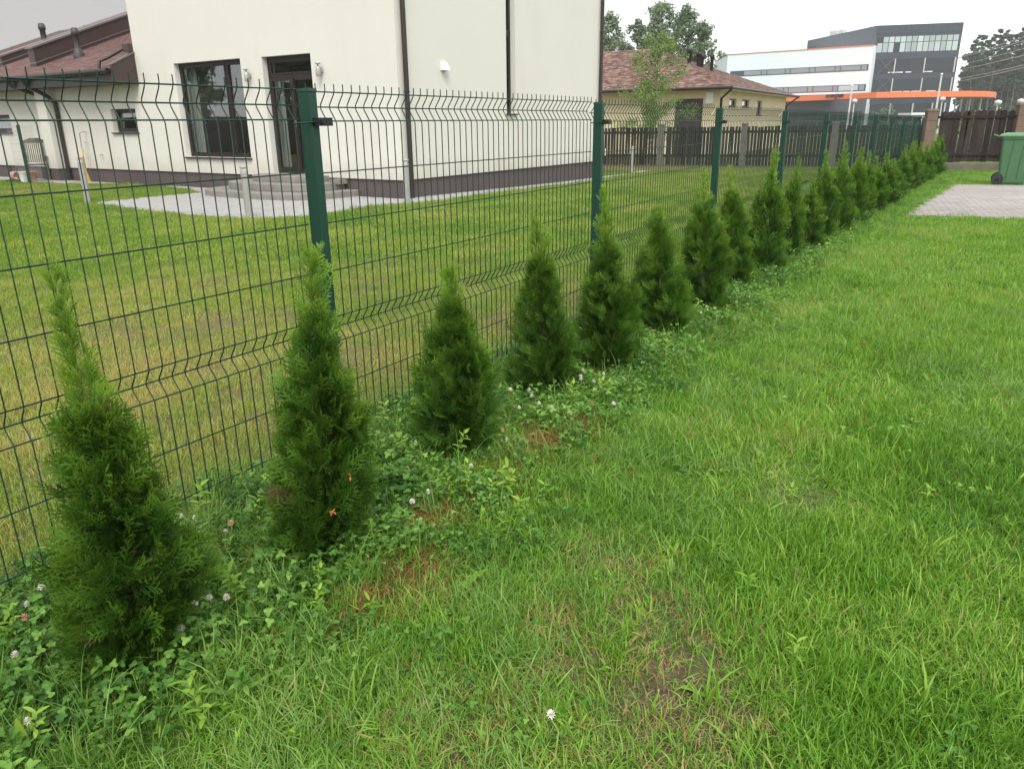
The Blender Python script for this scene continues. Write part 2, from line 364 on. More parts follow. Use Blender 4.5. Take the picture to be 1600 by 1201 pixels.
def link(name, me, parent=None, loc=(0, 0, 0)):
    return inst(name, me, parent, loc)
class Acc:
    """accumulates triangle arrays"""
    def __init__(s): s.V = []; s.F = []; s.A = {}; s.n = 0
    def add(s, V, F, **a):
        s.V.append(V); s.F.append(np.asarray(F) + s.n); s.n += len(V)
        for k, v in a.items(): s.A.setdefault(k, []).append(np.broadcast_to(np.asarray(v, float), (len(V),)))
    def mesh(s, name, m): return npmesh(name, np.concatenate(s.V), np.concatenate(s.F), m, {k: np.concatenate(v) for k, v in s.A.items()})

# ================================================================= GROUND
def pxl(L): return [gp(*p) for p in L]
PATCH = [  # bare or thin spots in our lawn: x, y, radius
]
for px, py, r, w in [(965, 885, .13, .8), (1010, 975, .20, .7), (1045, 1095, .22, .8), (990, 1150, .16, .6), (900, 1010, .2, .6), (700, 1150, .16, .6), (1120, 1060, .10, .7),
                     (870, 960, .12, .5), (840, 1060, .12, .5), (1090, 940, .14, .5), (735, 1190, .15, .4), (1230, 780, .10, .5), (1010, 900, .15, .55), (960, 1050, .18, .5)]:
    g_ = gp(px, py); PATCH.append((g_[0], g_[1], r, w))
RUST = []  # rusty dry grass beside the hedge
for px, py, r in [(695, 815, .15), (640, 905, .15), (840, 690, .16), (905, 665, .13), (770, 750, .15), (560, 960, .10), (735, 700, .08), (660, 830, .1)]:
    g_ = gp(px, py); RUST.append((g_[0], g_[1], r))
def fieldp(x, y, L):
    f = np.zeros_like(x)
    for p in L:
        w = p[3] if len(p) > 3 else 1.0
        d = np.hypot(x - p[0], (y - p[1]) * 0.8) / p[2]
        f = np.maximum(f, w * np.clip(1.4 - d + 0.9 * (vnoise(x, y, .07, 3) - .5), 0, 1))
    return f
def qof(x, y): return x * NQ[0] + y * NQ[1] + DF
def aof(x, y): return x * U[0] + y * U[1]
# paved areas (outlines in plan)
PAVL = np.array([p[:2] for p in pxl([(395, 343), (330, 340), (240, 331), (150, 319), (235, 310), (318, 302), (300, 297), (240, 291), (180, 288), (70, 284)])])
DRV = np.array([p[:2] for p in pxl([(1420, 338), (1455, 314), (1495, 290)])])
C0 = np.array([-2.04, 14.94, 0.0]); eL = np.array([-0.8387, 0.5446, 0.0]); eR = np.array([0.5446, 0.8387, 0.0])
def hp(s, t, z=0.0):            # s along the left wall, t along the right wall, measured from the house corner
    return C0 + eL * s + eR * t + np.array([0, 0, z])
POLY_L = [tuple(p[:2]) for p in pxl([(395, 343), (330, 340), (240, 331), (150, 319), (235, 310), (318, 302), (300, 296), (240, 290), (180, 287.5)])] + \
         [tuple(hp(11.0, -0.75)[:2]), tuple(hp(16.5, -0.75)[:2]), tuple(hp(16.5, 0.1)[:2]), tuple(hp(0.1, 0.1)[:2]), tuple(hp(0.1, 8.4)[:2]), tuple(hp(0.1, 12)[:2])] + \
         [tuple(p[:2]) for p in pxl([(1004, 267), (985, 272), (915, 284), (830, 294), (760, 303), (700, 312), (640, 319), (600, 321), (560, 326), (520, 333), (480, 339), (440, 342)])]
# our driveway: outline from its near-left corner, running off to the right
dL, dF = gp(1420, 338)[:2], gp(1495, 290)[:2]; dN = gp(1600, 344)[:2]
dnx = (dN - dL) / np.linalg.norm(dN - dL); dfx = (dF - dL) / np.linalg.norm(dF - dL)
POLY_R = [tuple(dL), tuple(dL + dnx * 6.0), tuple(dF + dnx * 6.0), tuple(dF)]
def inpoly(x, y, P):
    x = np.asarray(x, float); y = np.asarray(y, float); c = np.zeros(x.shape, bool); n = len(P)
    for i in range(n):
        x1, y1 = P[i]; x2, y2 = P[(i + 1) % n]
        k = ((y1 > y) != (y2 > y)); xx = (x2 - x1) * (y - y1) / ((y2 - y1) if y2 != y1 else 1e-9) + x1
        c ^= (k & (x < xx))
    return c
def inhouse(x, y, m=0.0):
    dx = x - C0[0]; dy = y - C0[1]; s = dx * eL[0] + dy * eL[1]; t = dx * eR[0] + dy * eR[1]
    return (s > -m) & (t > -m) & (s < 20) & (t < 8.3 + m)

def axis(a, b, fine, far):
    core = np.arange(a, b + 1e-6, fine); L = [a]; st = fine
    while L[-1] > -far: st *= 1.35; L.append(L[-1] - st)
    Rr = [b]; st = fine
    while Rr[-1] < far: st *= 1.35; Rr.append(Rr[-1] + st)
    return np.concatenate([np.array(L[1:][::-1]), core, np.array(Rr[1:])])
gx = axis(-8, 9, 0.06, 500); gy = axis(0.0, 8, 0.06, 500)
X, Y = np.meshgrid(gx, gy); Z = gz(X, Y)
near = (np.abs(X) < 20) & (Y > -2) & (Y < 30)
Z = Z + near * (0.03 * (vnoise(X, Y, .9, 1) - .5) + 0.014 * (vnoise(X, Y, .22, 2) - .5)) * np.where((Y > 12), 0.2, 1.0)
V = np.stack([X.ravel(), Y.ravel(), Z.ravel()], 1); nx_, ny_ = len(gx), len(gy)
ii = (np.arange(ny_ - 1)[:, None] * nx_ + np.arange(nx_ - 1)[None, :]).ravel()
F = np.stack([ii, ii + 1, ii + nx_ + 1, ii + nx_], 1)
soil = fieldp(X.ravel(), Y.ravel(), PATCH); rust = fieldp(X.ravel(), Y.ravel(), RUST)
side = (qof(X.ravel(), Y.ravel()) < -0.02).astype(float)
m_ground = bpy.data.materials.new('soil_and_thatch'); m_ground.use_nodes = True; t = m_ground.node_tree; L = t.links; b = t.nodes['Principled BSDF']
b.inputs['Roughness'].default_value = 0.95; b.inputs['Specular IOR Level'].default_value = 0.1
g = t.nodes.new('ShaderNodeNewGeometry'); 
n1 = t.nodes.new('ShaderNodeTexNoise'); n1.inputs['Scale'].default_value = 30; n1.inputs['Detail'].default_value = 8; n1.inputs['Roughness'].default_value = 0.75; L.new(g.outputs['Position'], n1.inputs[0])
n2 = t.nodes.new('ShaderNodeTexNoise'); n2.inputs['Scale'].default_value = 0.6; n2.inputs['Detail'].default_value = 5; L.new(g.outputs['Position'], n2.inputs[0])
def ramp(src, els):
    c = t.nodes.new('ShaderNodeValToRGB'); e = c.color_ramp.elements; e[0].position = els[0][0]; e[0].color = (*els[0][1], 1); e[1].position = els[-1][0]; e[1].color = (*els[-1][1], 1)
    for p, cc in els[1:-1]: q = e.new(p); q.color = (*cc, 1)
    L.new(src, c.inputs[0]); return c.outputs[0]
csoil = ramp(n1.outputs[0], [(0.3, (0.045, 0.032, 0.022)), (0.5, (0.10, 0.075, 0.05)), (0.7, (0.20, 0.165, 0.12))])
cgr = ramp(n1.outputs[0], [(0.3, (0.03, 0.06, 0.010)), (0.55, (0.07, 0.13, 0.018)), (0.75, (0.13, 0.18, 0.04))])
cgl = ramp(n2.outputs[0], [(0.3, (0.07, 0.10, 0.025)), (0.5, (0.14, 0.13, 0.045)), (0.7, (0.19, 0.145, 0.07))])
def mixc(f, a_, b_):
    x = t.nodes.new('ShaderNodeMix'); x.data_type = 'RGBA'
    if isinstance(f, float): x.inputs[0].default_value = f
    else: L.new(f, x.inputs[0])
    L.new(a_, x.inputs[6]); L.new(b_, x.inputs[7]); return x.outputs[2]
def attrn(nm):
    a_ = t.nodes.new('ShaderNodeAttribute'); a_.attribute_name = nm; return a_.outputs['Fac']
c1 = mixc(attrn('side'), cgr, mixc(0.35, cgl, csoil)); c2 = mixc(attrn('soil'), c1, csoil)
L.new(c2, b.inputs['Base Color'])
bp = t.nodes.new('ShaderNodeBump'); bp.inputs['Strength'].default_value = 0.8; bp.inputs['Distance'].default_value = 0.01; L.new(n1.outputs[0], bp.inputs['Height']); L.new(bp.outputs[0], b.inputs['Normal'])
me = npmesh('ground', V, F, m_ground, {'soil': np.clip(soil * 1.2, 0, 1), 'side': side, 'rust': rust}, smooth=True)
tag(link('ground', me), kind='structure')

# ================================================================= GRASS AND WEEDS
def blades(rg, n, rad, h0, h1, w, bend, segs=3, lean=0.5, flop=0.0):
    """a tuft of n bent grass blades -> V, F, rnd"""
    a = Acc()
    for i in range(n):
        r = rad * math.sqrt(rg.random()); th = rg.random() * 6.283
        bx, by = r * math.cos(th), r * math.sin(th); h = rg.uniform(h0, h1); yaw = rg.random() * 6.283
        ln = rg.normal(0, lean) + flop; dx, dy = math.cos(yaw), math.sin(yaw); px_, py_ = -dy, dx
        ww = w * rg.uniform(.7, 1.25); bd = bend * rg.uniform(.3, 1.4); V = []; x = 0; z = 0; ang = abs(ln) * .6
        tw = rg.uniform(-.6, .6)
        for s in range(segs + 1):
            tt = s / segs; wd = ww * (1 - tt ** 1.6) * .5 * (.75 + .25 * min(1, tt * 4))
            qx, qy = px_ * math.cos(tw * tt) + dx * math.sin(tw * tt), py_ * math.cos(tw * tt) + dy * math.sin(tw * tt)
            if s == segs: V.append((bx + dx * x, by + dy * x, z))
            else: V += [(bx + dx * x - qx * wd, by + dy * x - qy * wd, z), (bx + dx * x + qx * wd, by + dy * x + qy * wd, z)]
            x += math.sin(min(ang, 2.0)) * h / segs; z += math.cos(min(ang, 2.0)) * h / segs; ang += bd
        V = np.array(V); V[:, 2] = np.maximum(V[:, 2], 0.003) - 0.006 * (np.arange(len(V)) < 2)
        F = []
        for s in range(segs - 1): k = 2 * s; F += [(k, k + 1, k + 3), (k, k + 3, k + 2)]
        k = 2 * (segs - 1); F.append((k, k + 1, k + 2))
        a.add(V, F, rnd=rg.random())
    return a
def leaf(P0, d, up, L_, w_, fold=0.25, n=4, shape='oval', droop=0.3):
    """flat leaf with a midrib; returns V,F"""
    d = d / np.linalg.norm(d); sd_ = np.cross(d, up); sd_ /= np.linalg.norm(sd_) + 1e-9; nn = np.cross(sd_, d); V = []; F = []
    for i in range(n + 1):
        tt = i / n
        if shape == 'oval': wd = math.sin(math.pi * min(.97, .06 + tt * .94)) ** .7
        elif shape == 'heart': wd = math.sin(math.pi * (.12 + .80 * tt ** .85)) ** .55
        else: wd = (math.sin(math.pi * min(.97, .05 + tt * .95)) ** .8) * (0.55 + 0.45 * (i % 2))
        c = P0 + d * L_ * tt - nn * droop * L_ * tt * tt
        V += [c - sd_ * wd * w_ / 2 + nn * fold * w_ * wd, c, c + sd_ * wd * w_ / 2 + nn * fold * w_ * wd]
    for i in range(n):
        k = 3 * i; F += [(k, k + 1, k + 4), (k, k + 4, k + 3), (k + 1, k + 2, k + 5), (k + 1, k + 5, k + 4)]
    return np.array(V), np.array(F)
def stalk(P0, P1, w, bow=0.1):
    P0 = np.asarray(P0, float); P1 = np.asarray(P1, float); mid = (P0 + P1) / 2; mid[:2] -= (P1 - P0)[:2] * bow; sd_ = np.cross(P1 - P0, [0.3, .2, 1]); sd_ /= np.linalg.norm(sd_) + 1e-9
    V = []
    for p in (P0, mid, P1): V += [p - sd_ * w / 2, p + sd_ * w / 2]
    return np.array(V), np.array([(0, 1, 3), (0, 3, 2), (2, 3, 5), (2, 5, 4)])
def clover_tuft(rg, n, rad, h0, h1, sz):
    a = Acc()
    for i in range(n):
        r = rad * math.sqrt(rg.random()); th = rg.random() * 6.283; h = rg.uniform(h0, h1)
        top = np.array([r * math.cos(th), r * math.sin(th), h]); base = top * np.array([.6, .6, 0])
        rn = rg.random(); V, F = stalk(base, top, .0018); a.add(V, F, rnd=rn, tip=0)
        y0 = rg.random() * 6.28; tilt = rg.normal(0, .35, 2); up = np.array([tilt[0], tilt[1], 1.0]); up /= np.linalg.norm(up)
        x_ = np.cross(up, [math.cos(y0), math.sin(y0), .01]); x_ /= np.linalg.norm(x_); y_ = np.cross(up, x_); s = sz * rg.uniform(.65, 1.2)
        for k in range(3):
            an = k * 2.094 + rg.normal(0, .08); d = math.cos(an) * x_ + math.sin(an) * y_ + up * rg.uniform(.0, .3)
            V, F = leaf(top, d, up, s, s * .86, fold=rg.uniform(.05, .22), n=4, shape='heart', droop=rg.uniform(0, .3))
            tip = np.zeros(len(V)); tip[6:9] = .35 * rg.random()
            a.add(V, F, rnd=np.clip(rn * 1.3 - .2 + rg.normal(0, .08), 0, 1), tip=tip)
    return a
def rosette(rg, n, L0, L1, w, jag=True, up0=.3):
    a = Acc()
    for i in range(n):
        th = i * 2.4 + rg.normal(0, .3); el = rg.uniform(.1, up0 + .5); L_ = rg.uniform(L0, L1)
        d = np.array([math.cos(th) * math.cos(el), math.sin(th) * math.cos(el), math.sin(el)])
        V, F = leaf(np.zeros(3), d, np.array([0, 0, 1.0]), L_, w * rg.uniform(.7, 1.2), fold=.12, n=9 if jag else 6, shape='jag' if jag else 'oval', droop=rg.uniform(.2, .6))
        a.add(V, F, rnd=rg.random(), tip=0)
    return a
def pinnate(rg, n, L0, L1, pairs, lw, ll):
    """silverweed / yarrow like fronds"""
    a = Acc()
    for i in range(n):
        th = rg.random() * 6.28; el = rg.uniform(.25, 1.0); L_ = rg.uniform(L0, L1); d = np.array([math.cos(th) * math.cos(el), math.sin(th) * math.cos(el), math.sin(el)])
        sd_ = np.cross(d, [0, 0, 1.0]); sd_ /= np.linalg.norm(sd_); nn = np.cross(sd_, d); rn = rg.random()
        V, F = stalk(np.zeros(3), d * L_ - nn * .25 * L_, .002, 0); a.add(V, F, rnd=rn, tip=0)
        for k in range(pairs):
            tt = .2 + .78 * k / (pairs - 1); c = d * L_ * tt - nn * .25 * L_ * tt * tt
            for sg in (-1, 1):
                dd = d * .55 + sd_ * sg; V, F = leaf(c, dd, nn, ll * (math.sin(math.pi * (.15 + .8 * tt)) ** .5), lw, fold=.05, n=3, droop=.1)
                a.add(V, F, rnd=np.clip(rn + rg.normal(0, .1), 0, 1), tip=0)
    return a
def herb(rg, h, nl, L_, w_):
    a = Acc(); V, F = stalk((0, 0, 0), (rg.normal(0, .02), rg.normal(0, .02), h), .004, 0); a.add(V, F, rnd=.5, tip=0)
    for i in range(nl):
        z = h * (.25 + .75 * i / nl); th = i * 2.4; el = rg.uniform(.2, .8); d = np.array([math.cos(th) * math.cos(el), math.sin(th) * math.cos(el), math.sin(el)])
        V, F = leaf(np.array([0, 0, z]), d, np.array([0, 0, 1.0]), L_ * rg.uniform(.7, 1.1), w_, fold=.12, n=5, droop=.3); a.add(V, F, rnd=rg.random(), tip=0)
    return a

def scatter(name, P, rz, tilt, sc, idx, tint, sources, label=None):
    me = bpy.data.meshes.new(name); n = len(P); me.vertices.add(n); me.vertices.foreach_set('co', np.asarray(P, np.float32).ravel())
    ro = np.stack([tilt[:, 0], tilt[:, 1], rz], 1)
    for nm, ty, arr in (('rot', 'FLOAT_VECTOR', ro), ('scl', 'FLOAT_VECTOR', sc), ('tint', 'FLOAT', tint)):
        a_ = me.attributes.new(nm, ty, 'POINT'); a_.data.foreach_set('vector' if ty == 'FLOAT_VECTOR' else 'value', np.asarray(arr, np.float32).ravel())
    a_ = me.attributes.new('pick', 'INT', 'POINT'); a_.data.foreach_set('value', np.asarray(idx, np.int32))
    o = link(name, me); ng = bpy.data.node_groups.new(name + '_nodes', 'GeometryNodeTree')
    ng.interface.new_socket('Geometry', in_out='INPUT', socket_type='NodeSocketGeometry'); ng.interface.new_socket('Geometry', in_out='OUTPUT', socket_type='NodeSocketGeometry')
    gi = ng.nodes.new('NodeGroupInput'); go = ng.nodes.new('NodeGroupOutput'); ip = ng.nodes.new('GeometryNodeInstanceOnPoints')
    jn = ng.nodes.new('GeometryNodeJoinGeometry')
    for k, sm in enumerate(sources):
        so_ = bpy.data.objects.new(name + '_tuft', sm); oi = ng.nodes.new('GeometryNodeObjectInfo'); oi.inputs['Object'].default_value = so_; oi.inputs['As Instance'].default_value = True
        ng.links.new(oi.outputs['Geometry'], jn.inputs[0])
    def na(nm, ty):
        q = ng.nodes.new('GeometryNodeInputNamedAttribute'); q.data_type = ty; q.inputs['Name'].default_value = nm; return [x for x in q.outputs if x.enabled and x.name == 'Attribute'][0]
    ng.links.new(gi.outputs[0], ip.inputs['Points']); ng.links.new(jn.outputs[0], ip.inputs['Instance']); ip.inputs['Pick Instance'].default_value = True
    ng.links.new(na('pick', 'INT'), ip.inputs['Instance Index'])
    er = ng.nodes.new('FunctionNodeEulerToRotation'); ng.links.new(na('rot', 'FLOAT_VECTOR'), er.inputs[0]); ng.links.new(er.outputs[0], ip.inputs['Rotation'])
    ng.links.new(na('scl', 'FLOAT_VECTOR'), ip.inputs['Scale']); ng.links.new(ip.outputs[0], go.inputs[0])
    md = o.modifiers.new('scatter', 'NODES'); md.node_group = ng
    return tag(o, label, kind='stuff')

def samples(bands, dens, seed, margin=0.22):
    """random ground points inside the (widened) field of view; dens per m2 for each distance band"""
    rg = np.random.default_rng(seed); out = []; bi = []
    for k, ((d0, d1), dn) in enumerate(zip(bands, dens)):
        x0, x1 = -d1 * (.72 + margin), d1 * (.72 + margin); n = int((x1 - x0) * (d1 - d0) * dn)
        x = rg.uniform(x0, x1, n); y = rg.uniform(d0, d1, n); keep = np.abs(x) < (y + .35) * (.70 + margin)
        out.append(np.stack([x[keep], y[keep]], 1)); bi.append(np.full(keep.sum(), k))
    return np.concatenate(out), np.concatenate(bi), rg
def make_scatter(name, xy, rg, sources, smin, smax, tint, label, tl=.12, hs=None, rz=None):
    n = len(xy); P = np.stack([xy[:, 0], xy[:, 1], gz(xy[:, 0], xy[:, 1])], 1)
    s = rg.uniform(smin, smax, n) if not hasattr(smin, '__len__') else smin
    sc = np.stack([s, s, s * (hs if hs is not None else 1.0)], 1)
    return scatter(name, P, rg.uniform(0, 6.283, n) if rz is None else rz, rg.normal(0, tl, (n, 2)), sc, rg.integers(0, len(sources), n), tint, sources, label)

BANDS = [(0.75, 2.4), (2.4, 3.8), (3.8, 6.0), (6.0, 10), (10, 16), (16, 27)]
rb = np.random.default_rng(3)
src_lawn = [blades(rb, 38, .08, .022, .070, .0036, .42, 3, 1.1).mesh('lawn_tuft', m_lawn) for _ in range(6)]
src_lawnf = [blades(rb, 42, .12, .022, .055, .0058, .35, 2, .7).mesh('lawn_tuft_far', m_lawn) for _ in range(5)]
src_long = [blades(rb, 26, .06, .06, .135, .0032, .42, 4, .8, .45).mesh('long_tuft', m_lush) for _ in range(5)]
src_wide = [blades(rb, 8, .04, .04, .105, .0070, .34, 4, .9).mesh('wide_tuft', m_weed) for _ in range(5)]
src_gard = [blades(rb, 44, .085, .022, .055, .0028, .25, 3, .55).mesh('garden_tuft', m_lawnl) for _ in range(6)]
src_gardf = [blades(rb, 42, .14, .022, .055, .0066, .25, 2, .55).mesh('garden_tuft_far', m_lawnl) for _ in range(5)]
src_dry = [blades(rb, 44, .07, .015, .045, .0024, .45, 3, .9).mesh('dry_tuft', m_dryb) for _ in range(4)]
src_clov = [clover_tuft(rb, 26, .085, .015, .105, .0128).mesh('clover_tuft', m_clov) for _ in range(6)]
src_clovs = [clover_tuft(rb, 12, .06, .010, .035, .0095).mesh('small_clover_tuft', m_clov) for _ in range(4)]
src_weed = [rosette(rb, 7, .05, .09, .020).mesh('w', m_weed), rosette(rb, 6, .04, .06, .02, False).mesh('w', m_weed), rosette(rb, 9, .03, .06, .012, False).mesh('w', m_weed),
            pinnate(rb, 6, .07, .12, 16, .0025, .012).mesh('w', m_clov), herb(rb, .08, 9, .032, .009).mesh('w', m_weed), herb(rb, .06, 8, .024, .011).mesh('w', m_weed)]

def lawn_mask(x, y): return (qof(x, y) > -.04) & ~inpoly(x, y, POLY_R) & (aof(x, y) < 27.5 + 0 * x)
def back_ok(x, y): return y < 24.0
xy, bi, rg = samples(BANDS, [900, 620, 400, 230, 120, 60], 11)
x, y = xy.T; q = qof(x, y)
so_ = fieldp(x, y, PATCH); ru = fieldp(x, y, RUST)
clz = sstep(1.25, .75, q + .35 * (vnoise(x, y, .35, 5) - .5))          # clover / weed strip beside the hedge
keep = lawn_mask(x, y) & back_ok(x, y) & (rg.random(len(x)) > np.maximum(np.clip(so_ * 1.0, 0, .93), np.maximum(.8 * ru, .62 * clz * (y < 9)))) \
    & (rg.random(len(x)) < .62 + .6 * vnoise(x, y, .16, 8))
k = keep & (bi < 3); tint = .28 * (vnoise(x, y, .8, 9) - .45) + .16 * (vnoise(x, y, 2.6, 10) - .5) + .22 * (vnoise(x, y, .17, 19) - .5) + .2 * so_ + .10
hsz = (0.45 + .85 * vnoise(x, y, .45, 12) + .55 * vnoise(x, y, .14, 13)) * (1 - .45 * so_)
make_scatter('lawn_grass', xy[k], rg, src_lawn, .8, 1.25, tint[k], 'bright green mown lawn grass filling the right half', hs=hsz[k], tl=.2)
k = keep & (bi >= 3)
make_scatter('distant_lawn_grass', xy[k], rg, src_lawnf, .9, 1.3, tint[k], 'bright green lawn grass further off around the grey driveway', hs=.8 * hsz[k], tl=.15)
# longer lusher grass: strip beside the clover, patches
xy, bi, rg = samples(BANDS, [330, 260, 170, 80, 34, 14], 12); x, y = xy.T; q = qof(x, y)
w = np.exp(-((q - 1.35 - .25 * (vnoise(x, y, 1.2, 4) - .5)) / .28) ** 2) * .9 + sstep(.62, .85, vnoise(x, y, .55, 14)) * .55 * (q > 1) + .95 * sstep(1.05, .5, q) + .55 * sstep(1.3, 1.9, x - .15 * y)
k = lawn_mask(x, y) & back_ok(x, y) & (rg.random(len(x)) < w * (1 - fieldp(x, y, PATCH)) * (1 - .95 * fieldp(x, y, RUST)))
make_scatter('long_grass', xy[k], rg, src_long, .7, 1.15, .12 + .5 * (vnoise(x, y, .6, 20)[k] - .5), 'long soft grass blades leaning over beside the clover strip', tl=.3)
# broad bladed bright grass
xy, bi, rg = samples(BANDS, [170, 130, 75, 30, 9, 1], 13); x, y = xy.T; q = qof(x, y)
w = .35 + .65 * sstep(.4, .8, vnoise(x, y, .5, 15)); w *= np.where(q > 1.2, 1, .55) * (.5 + .5 * sstep(-.2, 1.6, x))
k = lawn_mask(x, y) & back_ok(x, y) & (rg.random(len(x)) < w * (1 - .7 * fieldp(x, y, PATCH)))
make_scatter('broad_bladed_grass', xy[k], rg, src_wide, .65, 1.15, .3 * (rg.random(k.sum()) - .3), 'pale yellow green broad grass blades standing out of the lawn', tl=.25)
# rusty dry grass
xy, bi, rg = samples(BANDS[:3], [900, 800, 600], 14); x, y = xy.T; q = qof(x, y)
w = fieldp(x, y, RUST) * .95 + .33 * fieldp(x, y, PATCH) + .03
k = lawn_mask(x, y) & (rg.random(len(x)) < w)
make_scatter('dry_grass', xy[k], rg, src_dry, .8, 1.2, .9 * fieldp(x, y, PATCH)[k], 'rusty brown dried grass in patches beside the clover', tl=.3)
# clover
xy, bi, rg = samples(BANDS, [330, 260, 190, 100, 45, 18], 15); x, y = xy.T; q = qof(x, y)
clz = sstep(1.15, .7, q + .5 * (vnoise(x, y, .3, 5) - .5)); far = sstep(9, 12, y) * sstep(1.9, 1.1, q)
w = np.maximum(clz * (.55 + .6 * vnoise(x, y, .25, 16)), far * .9) * (1 - .97 * fieldp(x, y, RUST)) * (q > -.12)
k = back_ok(x, y) & ~inpoly(x, y, POLY_R) & (rg.random(len(x)) < w)
sc_ = rg.uniform(.75, 1.25, k.sum()) * np.where(q[k] < .85, 1.0, .75)
make_scatter('clover_leaves', xy[k], rg, src_clov, sc_, None, .6 * (vnoise(x, y, .35, 17)[k] - .5), 'green three leaved clover covering the strip under the hedge', tl=.2)
xy, bi, rg = samples(BANDS, [150, 110, 70, 30, 8, 2], 16); x, y = xy.T; q = qof(x, y)
w = sstep(.52, .75, vnoise(x, y, .28, 18)) * (.25 + .75 * np.exp(-((q - 1.2) / .5) ** 2)); cc = gp(825, 1130); w = np.maximum(w, np.clip(1.4 - np.hypot(x - cc[0], y - cc[1]) / .15, 0, 1))
k = lawn_mask(x, y) & back_ok(x, y) & (rg.random(len(x)) < w)
make_scatter('small_clover', xy[k], rg, src_clovs, .8, 1.3, .5 * (rg.random(k.sum()) - .4), 'small pale clover leaves scattered in the lawn', tl=.2)
# mixed weeds
xy, bi, rg = samples(BANDS, [42, 38, 26, 12, 4, 1], 17); x, y = xy.T; q = qof(x, y)
w = .2 + 1.0 * sstep(1.5, .8, q)
k = lawn_mask(x, y) & back_ok(x, y) & (rg.random(len(x)) < w)
make_scatter('lawn_weeds', xy[k], rg, src_weed, .5, 1.0, .5 * (rg.random(k.sum()) - .5), 'small leafy weeds scattered through the grass', tl=.25)
# taller mixed weeds and grass standing round the shrub bases
src_strip = [herb(rb, .17, 13, .042, .013).mesh('w', m_weed), herb(rb, .13, 12, .034, .016).mesh('w', m_clov), blades(rb, 12, .04, .13, .26, .0042, .28, 5, .5).mesh('w', m_lush), blades(rb, 16, .05, .10, .20, .0055, .34, 5, .6).mesh('w', m_lush), rosette(rb, 7, .06, .12, .026).mesh('w', m_clov)]
xy, bi, rg = samples(BANDS, [110, 90, 60, 40, 24, 12], 18); x, y = xy.T; q = qof(x, y)
k = back_ok(x, y) & (q > .0) & (q < .95) & (rg.random(len(x)) < (.35 + .8 * vnoise(x, y, .25, 33)) * (1 - .9 * fieldp(x, y, RUST)))
make_scatter('mixed_strip_weeds', xy[k], rg, src_strip, .65, 1.1, .15 + .5 * (rg.random(k.sum()) - .4), 'tall mixed weeds and grass tufts standing around the thuja bases', tl=.2)
# crumbs of soil and small stones on the bare patch
def crumb(rg_, r_):
    v = np.array([(1, 0, 0), (-1, 0, 0), (0, 1, 0), (0, -1, 0), (0, 0, 1), (0, 0, -.6)], float) * r_ * rg_.uniform(.6, 1.2, (6, 3)); mb_ = MB()
    return mb_.add(v, [(0, 2, 4), (2, 1, 4), (1, 3, 4), (3, 0, 4), (2, 0, 5), (1, 2, 5), (3, 1, 5), (0, 3, 5)])
m_crumb = mat('soil_crumb', (.12, .09, .062), .95, var=.5, vscale=40); m_stone = mat('pale_pebble', (.30, .26, .22), .8, var=.3, vscale=30)
src_cr = [crumb(rb, .004).mesh('c', m_crumb), crumb(rb, .007).mesh('c', m_crumb), crumb(rb, .0025).mesh('c', m_crumb), crumb(rb, .005).mesh('c', m_stone)]
xy, bi, rg = samples(BANDS[:2], [2600, 1500], 19); x, y = xy.T; k = rg.random(len(x)) < fieldp(x, y, PATCH)
make_scatter('soil_crumbs', xy[k], rg, src_cr, .5, 1.5, np.zeros(k.sum()), 'crumbs of dry soil and small stones on the bare patch in the lawn', tl=.5)
# neighbour's lawn
def gard_ok(x, y): return (qof(x, y) < .02) & ~inpoly(x, y, POLY_L) & ~inhouse(x, y, .05) & (y < 26)
NB = [(1.2, 3.0), (3.0, 5.0), (5.0, 8.0), (8, 12), (12, 17), (17, 28)]
xy, bi, rg = samples(NB, [520, 420, 300, 190, 110, 60], 21); x, y = xy.T; q = qof(x, y)
# mowing rows parallel to the fence, thin spots
row = .5 + .5 * np.sin(q * 9.5 + 2 * vnoise(x, y, 1.5, 22)); thin = sstep(.62, .85, vnoise(x, y, .5, 23)) * (y < 7)
keep = gard_ok(x, y) & (rg.random(len(x)) > .55 * thin) & (rg.random(len(x)) < .75 + .3 * vnoise(x, y, .2, 24))
greener = sstep(4.0, 9.5, y) * .75 + sstep(-9, -4, x) * 0
tint = .26 * (vnoise(x, y, .9, 25) - .5) + .26 * (vnoise(x, y, .28, 26) - .5) + .16 * (row - .5) - .36 * greener * (.6 + .7 * vnoise(x, y, 2.2, 27)) + .12 * sstep(5.5, 2.5, y) + .05
hsz = .6 + .5 * row * vnoise(x, y, .4, 28) + .35 * vnoise(x, y, .15, 29)
k = keep & (bi < 3)
make_scatter('garden_grass', xy[k], rg, src_gard, .85, 1.25, tint[k], 'yellow green drying garden lawn behind the wire fence', hs=hsz[k], tl=.2)
k = keep & (bi >= 3)
make_scatter('distant_garden_grass', xy[k], rg, src_gardf, .9, 1.3, tint[k], 'greener garden lawn nearer the cream house', hs=.9 * hsz[k], tl=.15)
# tall uncut fringe under the fence
xy, bi, rg = samples([(1.0, 4), (4, 9), (9, 24)], [900, 600, 300], 22); x, y = xy.T; q = qof(x, y)
k = (np.abs(q + .02) < .16) & (rg.random(len(x)) < .3 + .6 * vnoise(x, y, .3, 30)) & (rg.random(len(x)) < np.where(q < -.05, .35, 1))
make_scatter('fence_fringe_grass', xy[k], rg, src_long, .8, 1.35, .2 + .5 * (rg.random(k.sum()) - .5), 'uncut grass fringe along the foot of the wire fence', tl=.25)

